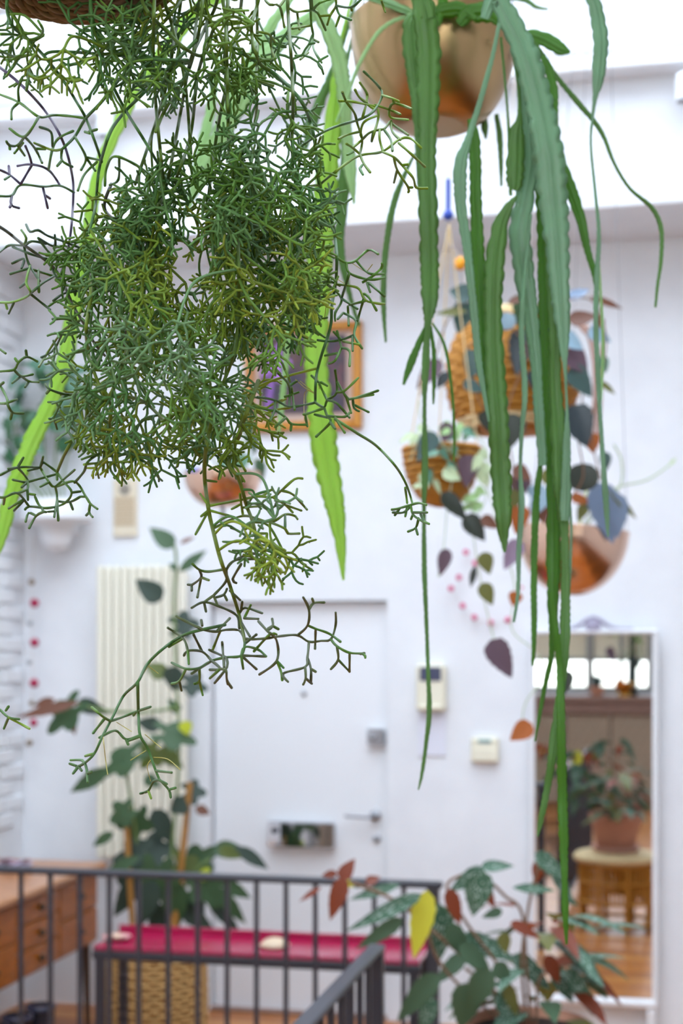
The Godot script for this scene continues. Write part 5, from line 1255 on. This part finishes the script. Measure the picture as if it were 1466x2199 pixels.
	# -- left lower stems and cluster
	traced(t, crop(0, 700, s4, [[[1300, -380], [1140, -250], [985, 0], [880, 230], [780, 400], [690, 575]], [[690, 590], [740, 660], [740, 790], [670, 890], [560, 1090], [490, 1255]], [[900, 630], [950, 680], [940, 850], [900, 1050], [885, 1250]], [[720, -600], [780, -300], [740, 0], [760, 230], [820, 430], [900, 610]], [[1150, -200], [1120, 50], [1060, 300], [960, 560], [900, 630]], [[900, 630], [960, 605], [1080, 605], [1250, 660], [1420, 830], [1480, 890]]], 0.0), crop(0, 700, s4, [
		[[690, 575], [650, 585], [550, 585], [430, 545], [390, 500]], [[430, 545], [400, 578]], [[670, 605], [560, 605], [460, 780], [420, 795]], [[460, 780], [490, 885]], [[690, 575], [660, 640], [700, 830], [715, 915]], [[700, 830], [635, 855]], [[740, 660], [800, 660], [900, 630]], [[740, 790], [900, 630]],
		[[490, 1255], [370, 1170], [345, 1215], [240, 1240]], [[345, 1215], [370, 1120]], [[345, 1215], [150, 1215], [0, 1280]], [[150, 1215], [200, 1130]], [[150, 1215], [70, 1225]], [[150, 1215], [210, 1280], [235, 1340], [110, 1320]], [[235, 1340], [185, 1385]], [[235, 1340], [490, 1270]], [[345, 1215], [420, 1340], [475, 1380], [640, 1335], [740, 1470], [775, 1525], [835, 1570]], [[775, 1525], [765, 1600], [795, 1640]], [[765, 1600], [740, 1625]], [[420, 1340], [345, 1380]], [[475, 1380], [490, 1480], [465, 1640]], [[475, 1380], [640, 1235]], [[490, 1255], [540, 1330], [615, 1430], [540, 1530], [365, 1560], [300, 1465]], [[615, 1430], [690, 1420]], [[690, 1465], [600, 1510], [500, 1505]], [[600, 1510], [625, 1575]], [[690, 1465], [730, 1465]], [[490, 1480], [500, 1670]],
		[[365, 1560], [375, 1595], [460, 1590]], [[375, 1595], [310, 1630], [250, 1735]], [[310, 1630], [245, 1605], [220, 1680]], [[365, 1560], [250, 1550], [215, 1575]], [[250, 1550], [150, 1435], [40, 1470], [-20, 1468]], [[40, 1470], [30, 1530]], [[150, 1435], [235, 1400], [235, 1340]], [[200, 1490], [75, 1565]], [[200, 1500], [120, 1585]], [[235, 1400], [240, 1495]], [[240, 1440], [300, 1448]], [[490, 1255], [490, 1320]],
		[[1110, 1030], [950, 1055], [850, 1095], [750, 1170], [720, 1250], [640, 1345]], [[720, 1190], [850, 1175], [950, 1170], [1100, 1165]], [[810, 1105], [720, 1020], [660, 955]], [[720, 1020], [715, 1075]], [[810, 1105], [700, 1145]], [[820, 1190], [848, 1305]], [[950, 1170], [950, 1240], [1035, 1350]], [[950, 1055], [990, 1245]], [[1045, 1170], [1080, 1245]], [[1110, 1030], [1110, 1120], [1060, 1160]], [[1110, 1120], [1070, 1070]], [[870, 520], [700, 470], [665, 450], [670, 430], [610, 330]],
		[[-80, 400], [0, 390], [120, 375], [160, 310], [230, 265], [320, 305]], [[230, 265], [222, 210]], [[150, 310], [130, 280]], [[120, 375], [180, 430], [280, 415]], [[180, 430], [105, 490]], [[180, 430], [250, 475], [330, 482]], [[250, 475], [215, 525]], [[-60, 420], [0, 510], [55, 610], [60, 660], [0, 665]], [[60, 660], [145, 630]], [[60, 660], [105, 740], [200, 750]], [[105, 740], [90, 800]], [[0, 510], [30, 485]]], 0.0), OLIVE, [80, 112, 48], m, 0.0019)
	traced(t, crop(0, 450, s2, [[[-200, 20], [0, 110], [140, 215], [260, 300], [350, 380], [410, 490], [470, 620], [540, 740], [600, 850], [660, 920]], [[700, -160], [660, 0], [800, 120], [920, 210], [1000, 330]], [[840, 510], [810, 700], [770, 880]]], 0.03), crop(0, 450, s2, [
		[[-40, 290], [0, 265], [60, 225], [150, 225], [200, 200], [290, 215]], [[150, 225], [165, 180], [135, 130]], [[350, 310], [300, 260], [240, 180]], [[350, 310], [470, 300]], [[150, 225], [180, 340], [250, 450]], [[300, 310], [220, 290], [80, 235]], [[340, 420], [260, 470], [180, 540]], [[190, 350], [165, 460], [190, 530], [90, 580], [0, 585]], [[190, 530], [315, 630]], [[90, 580], [55, 655]], [[35, 590], [45, 625]], [[165, 460], [125, 490]], [[180, 370], [150, 380], [65, 405]], [[210, 380], [340, 420]], [[240, 380], [245, 520]], [[200, 260], [300, 330], [370, 440], [480, 500]], [[240, 180], [340, 230], [345, 160]], [[340, 230], [370, 235]], [[75, 340], [150, 310], [135, 370]], [[165, 95], [190, 140], [240, 130], [300, 165], [400, 200], [500, 240]], [[500, 700], [400, 760], [300, 900], [245, 990]], [[400, 760], [340, 880], [260, 930]], [[310, 920], [350, 970]], [[330, 690], [420, 690], [500, 720]], [[335, 575], [400, 530], [500, 510], [600, 490], [640, 480]], [[0, 880], [35, 905]]], 0.03), [84, 82, 66], [78, 108, 68], m, 0.0016)
	# -- pale aerial roots
	var roots := S()
	for q in crop(0, 1350, s5, [[[610, 490], [690, 540]], [[760, 555], [845, 625]], [[765, 640], [685, 690]], [[805, 675], [880, 685], [945, 740]], [[800, 680], [772, 720], [790, 800]], [[540, 560], [555, 700], [565, 765]], [[790, 175], [750, 240]], [[770, 190], [830, 235]]], -0.03) + crop(450, 450, s2, [[[660, 1150], [610, 1130], [540, 1070]], [[662, 1160], [600, 1150], [595, 1330]], [[640, 1140], [570, 1080]], [[680, 1060], [690, 1130]], [[340, 570], [430, 578]], [[370, 620], [450, 610]], [[790, 130], [740, 130], [770, 30]], [[900, 340], [1000, 405]], [[990, 390], [1025, 345]], [[720, 700], [740, 560]], [[790, 430], [870, 480]]], 0.0):
		tube(roots, q, 0.00038, 4)
	wpart("aerial_roots", roots, rm, t)
	# -- dense sprays between the traced stems
	for e in [[425, 560, 215, 175, 50, 4, 0.0102], [340, 850, 165, 95, 20, 4, 0.0112], [400, 85, 140, 75, 15, 4, 0.0105], [240, 130, 70, 50, 4, 3, 0.0115], [140, 90, 120, 55, 7, 3, 0.011], [595, 325, 60, 85, 9, 4, 0.0095], [590, 430, 75, 60, 9, 4, 0.0095], [560, 650, 75, 75, 9, 4, 0.0095], [240, 560, 50, 70, 4, 4, 0.0105], [255, 690, 70, 90, 5, 4, 0.0105], [590, 1150, 40, 60, 4, 3, 0.0082], [610, 1195, 22, 28, 3, 3, 0.0072], [560, 90, 50, 60, 5, 3, 0.011], [480, 850, 70, 90, 6, 4, 0.0105], [420, 445, 150, 40, 12, 4, 0.0100]]:
		for k in e[4]:
			var a: float = k * 2.39996 + e[0] * 0.1 + rng.randf_range(-0.25, 0.25); var rr: float = sqrt((k + 0.5) / e[4])
			var px: float = e[0] + e[2] * rr * cos(a); var py: float = e[1] + e[3] * rr * sin(a)
			var col: Array = GREENS[rng.randi() % 6]
			var tip: Array = col
			var q := rng.randf()
			if Vector2((px - 430) / 160.0, (py - 580) / 170.0).length() < 1.25 and q < 0.26:
				col = OLIVE; tip = YELLOW
			elif q < 0.1: col = YELLOW; tip = YELLOW
			elif q > 0.85: col = [104, 140, 92]; tip = [112, 148, 98]
			var dir := Vector2(cos(a), sin(a) * 0.6 + 0.55).normalized()
			spray(t, px, py, rng.randf_range(-0.09, 0.09), dir, e[5], e[6], col, tip, m)
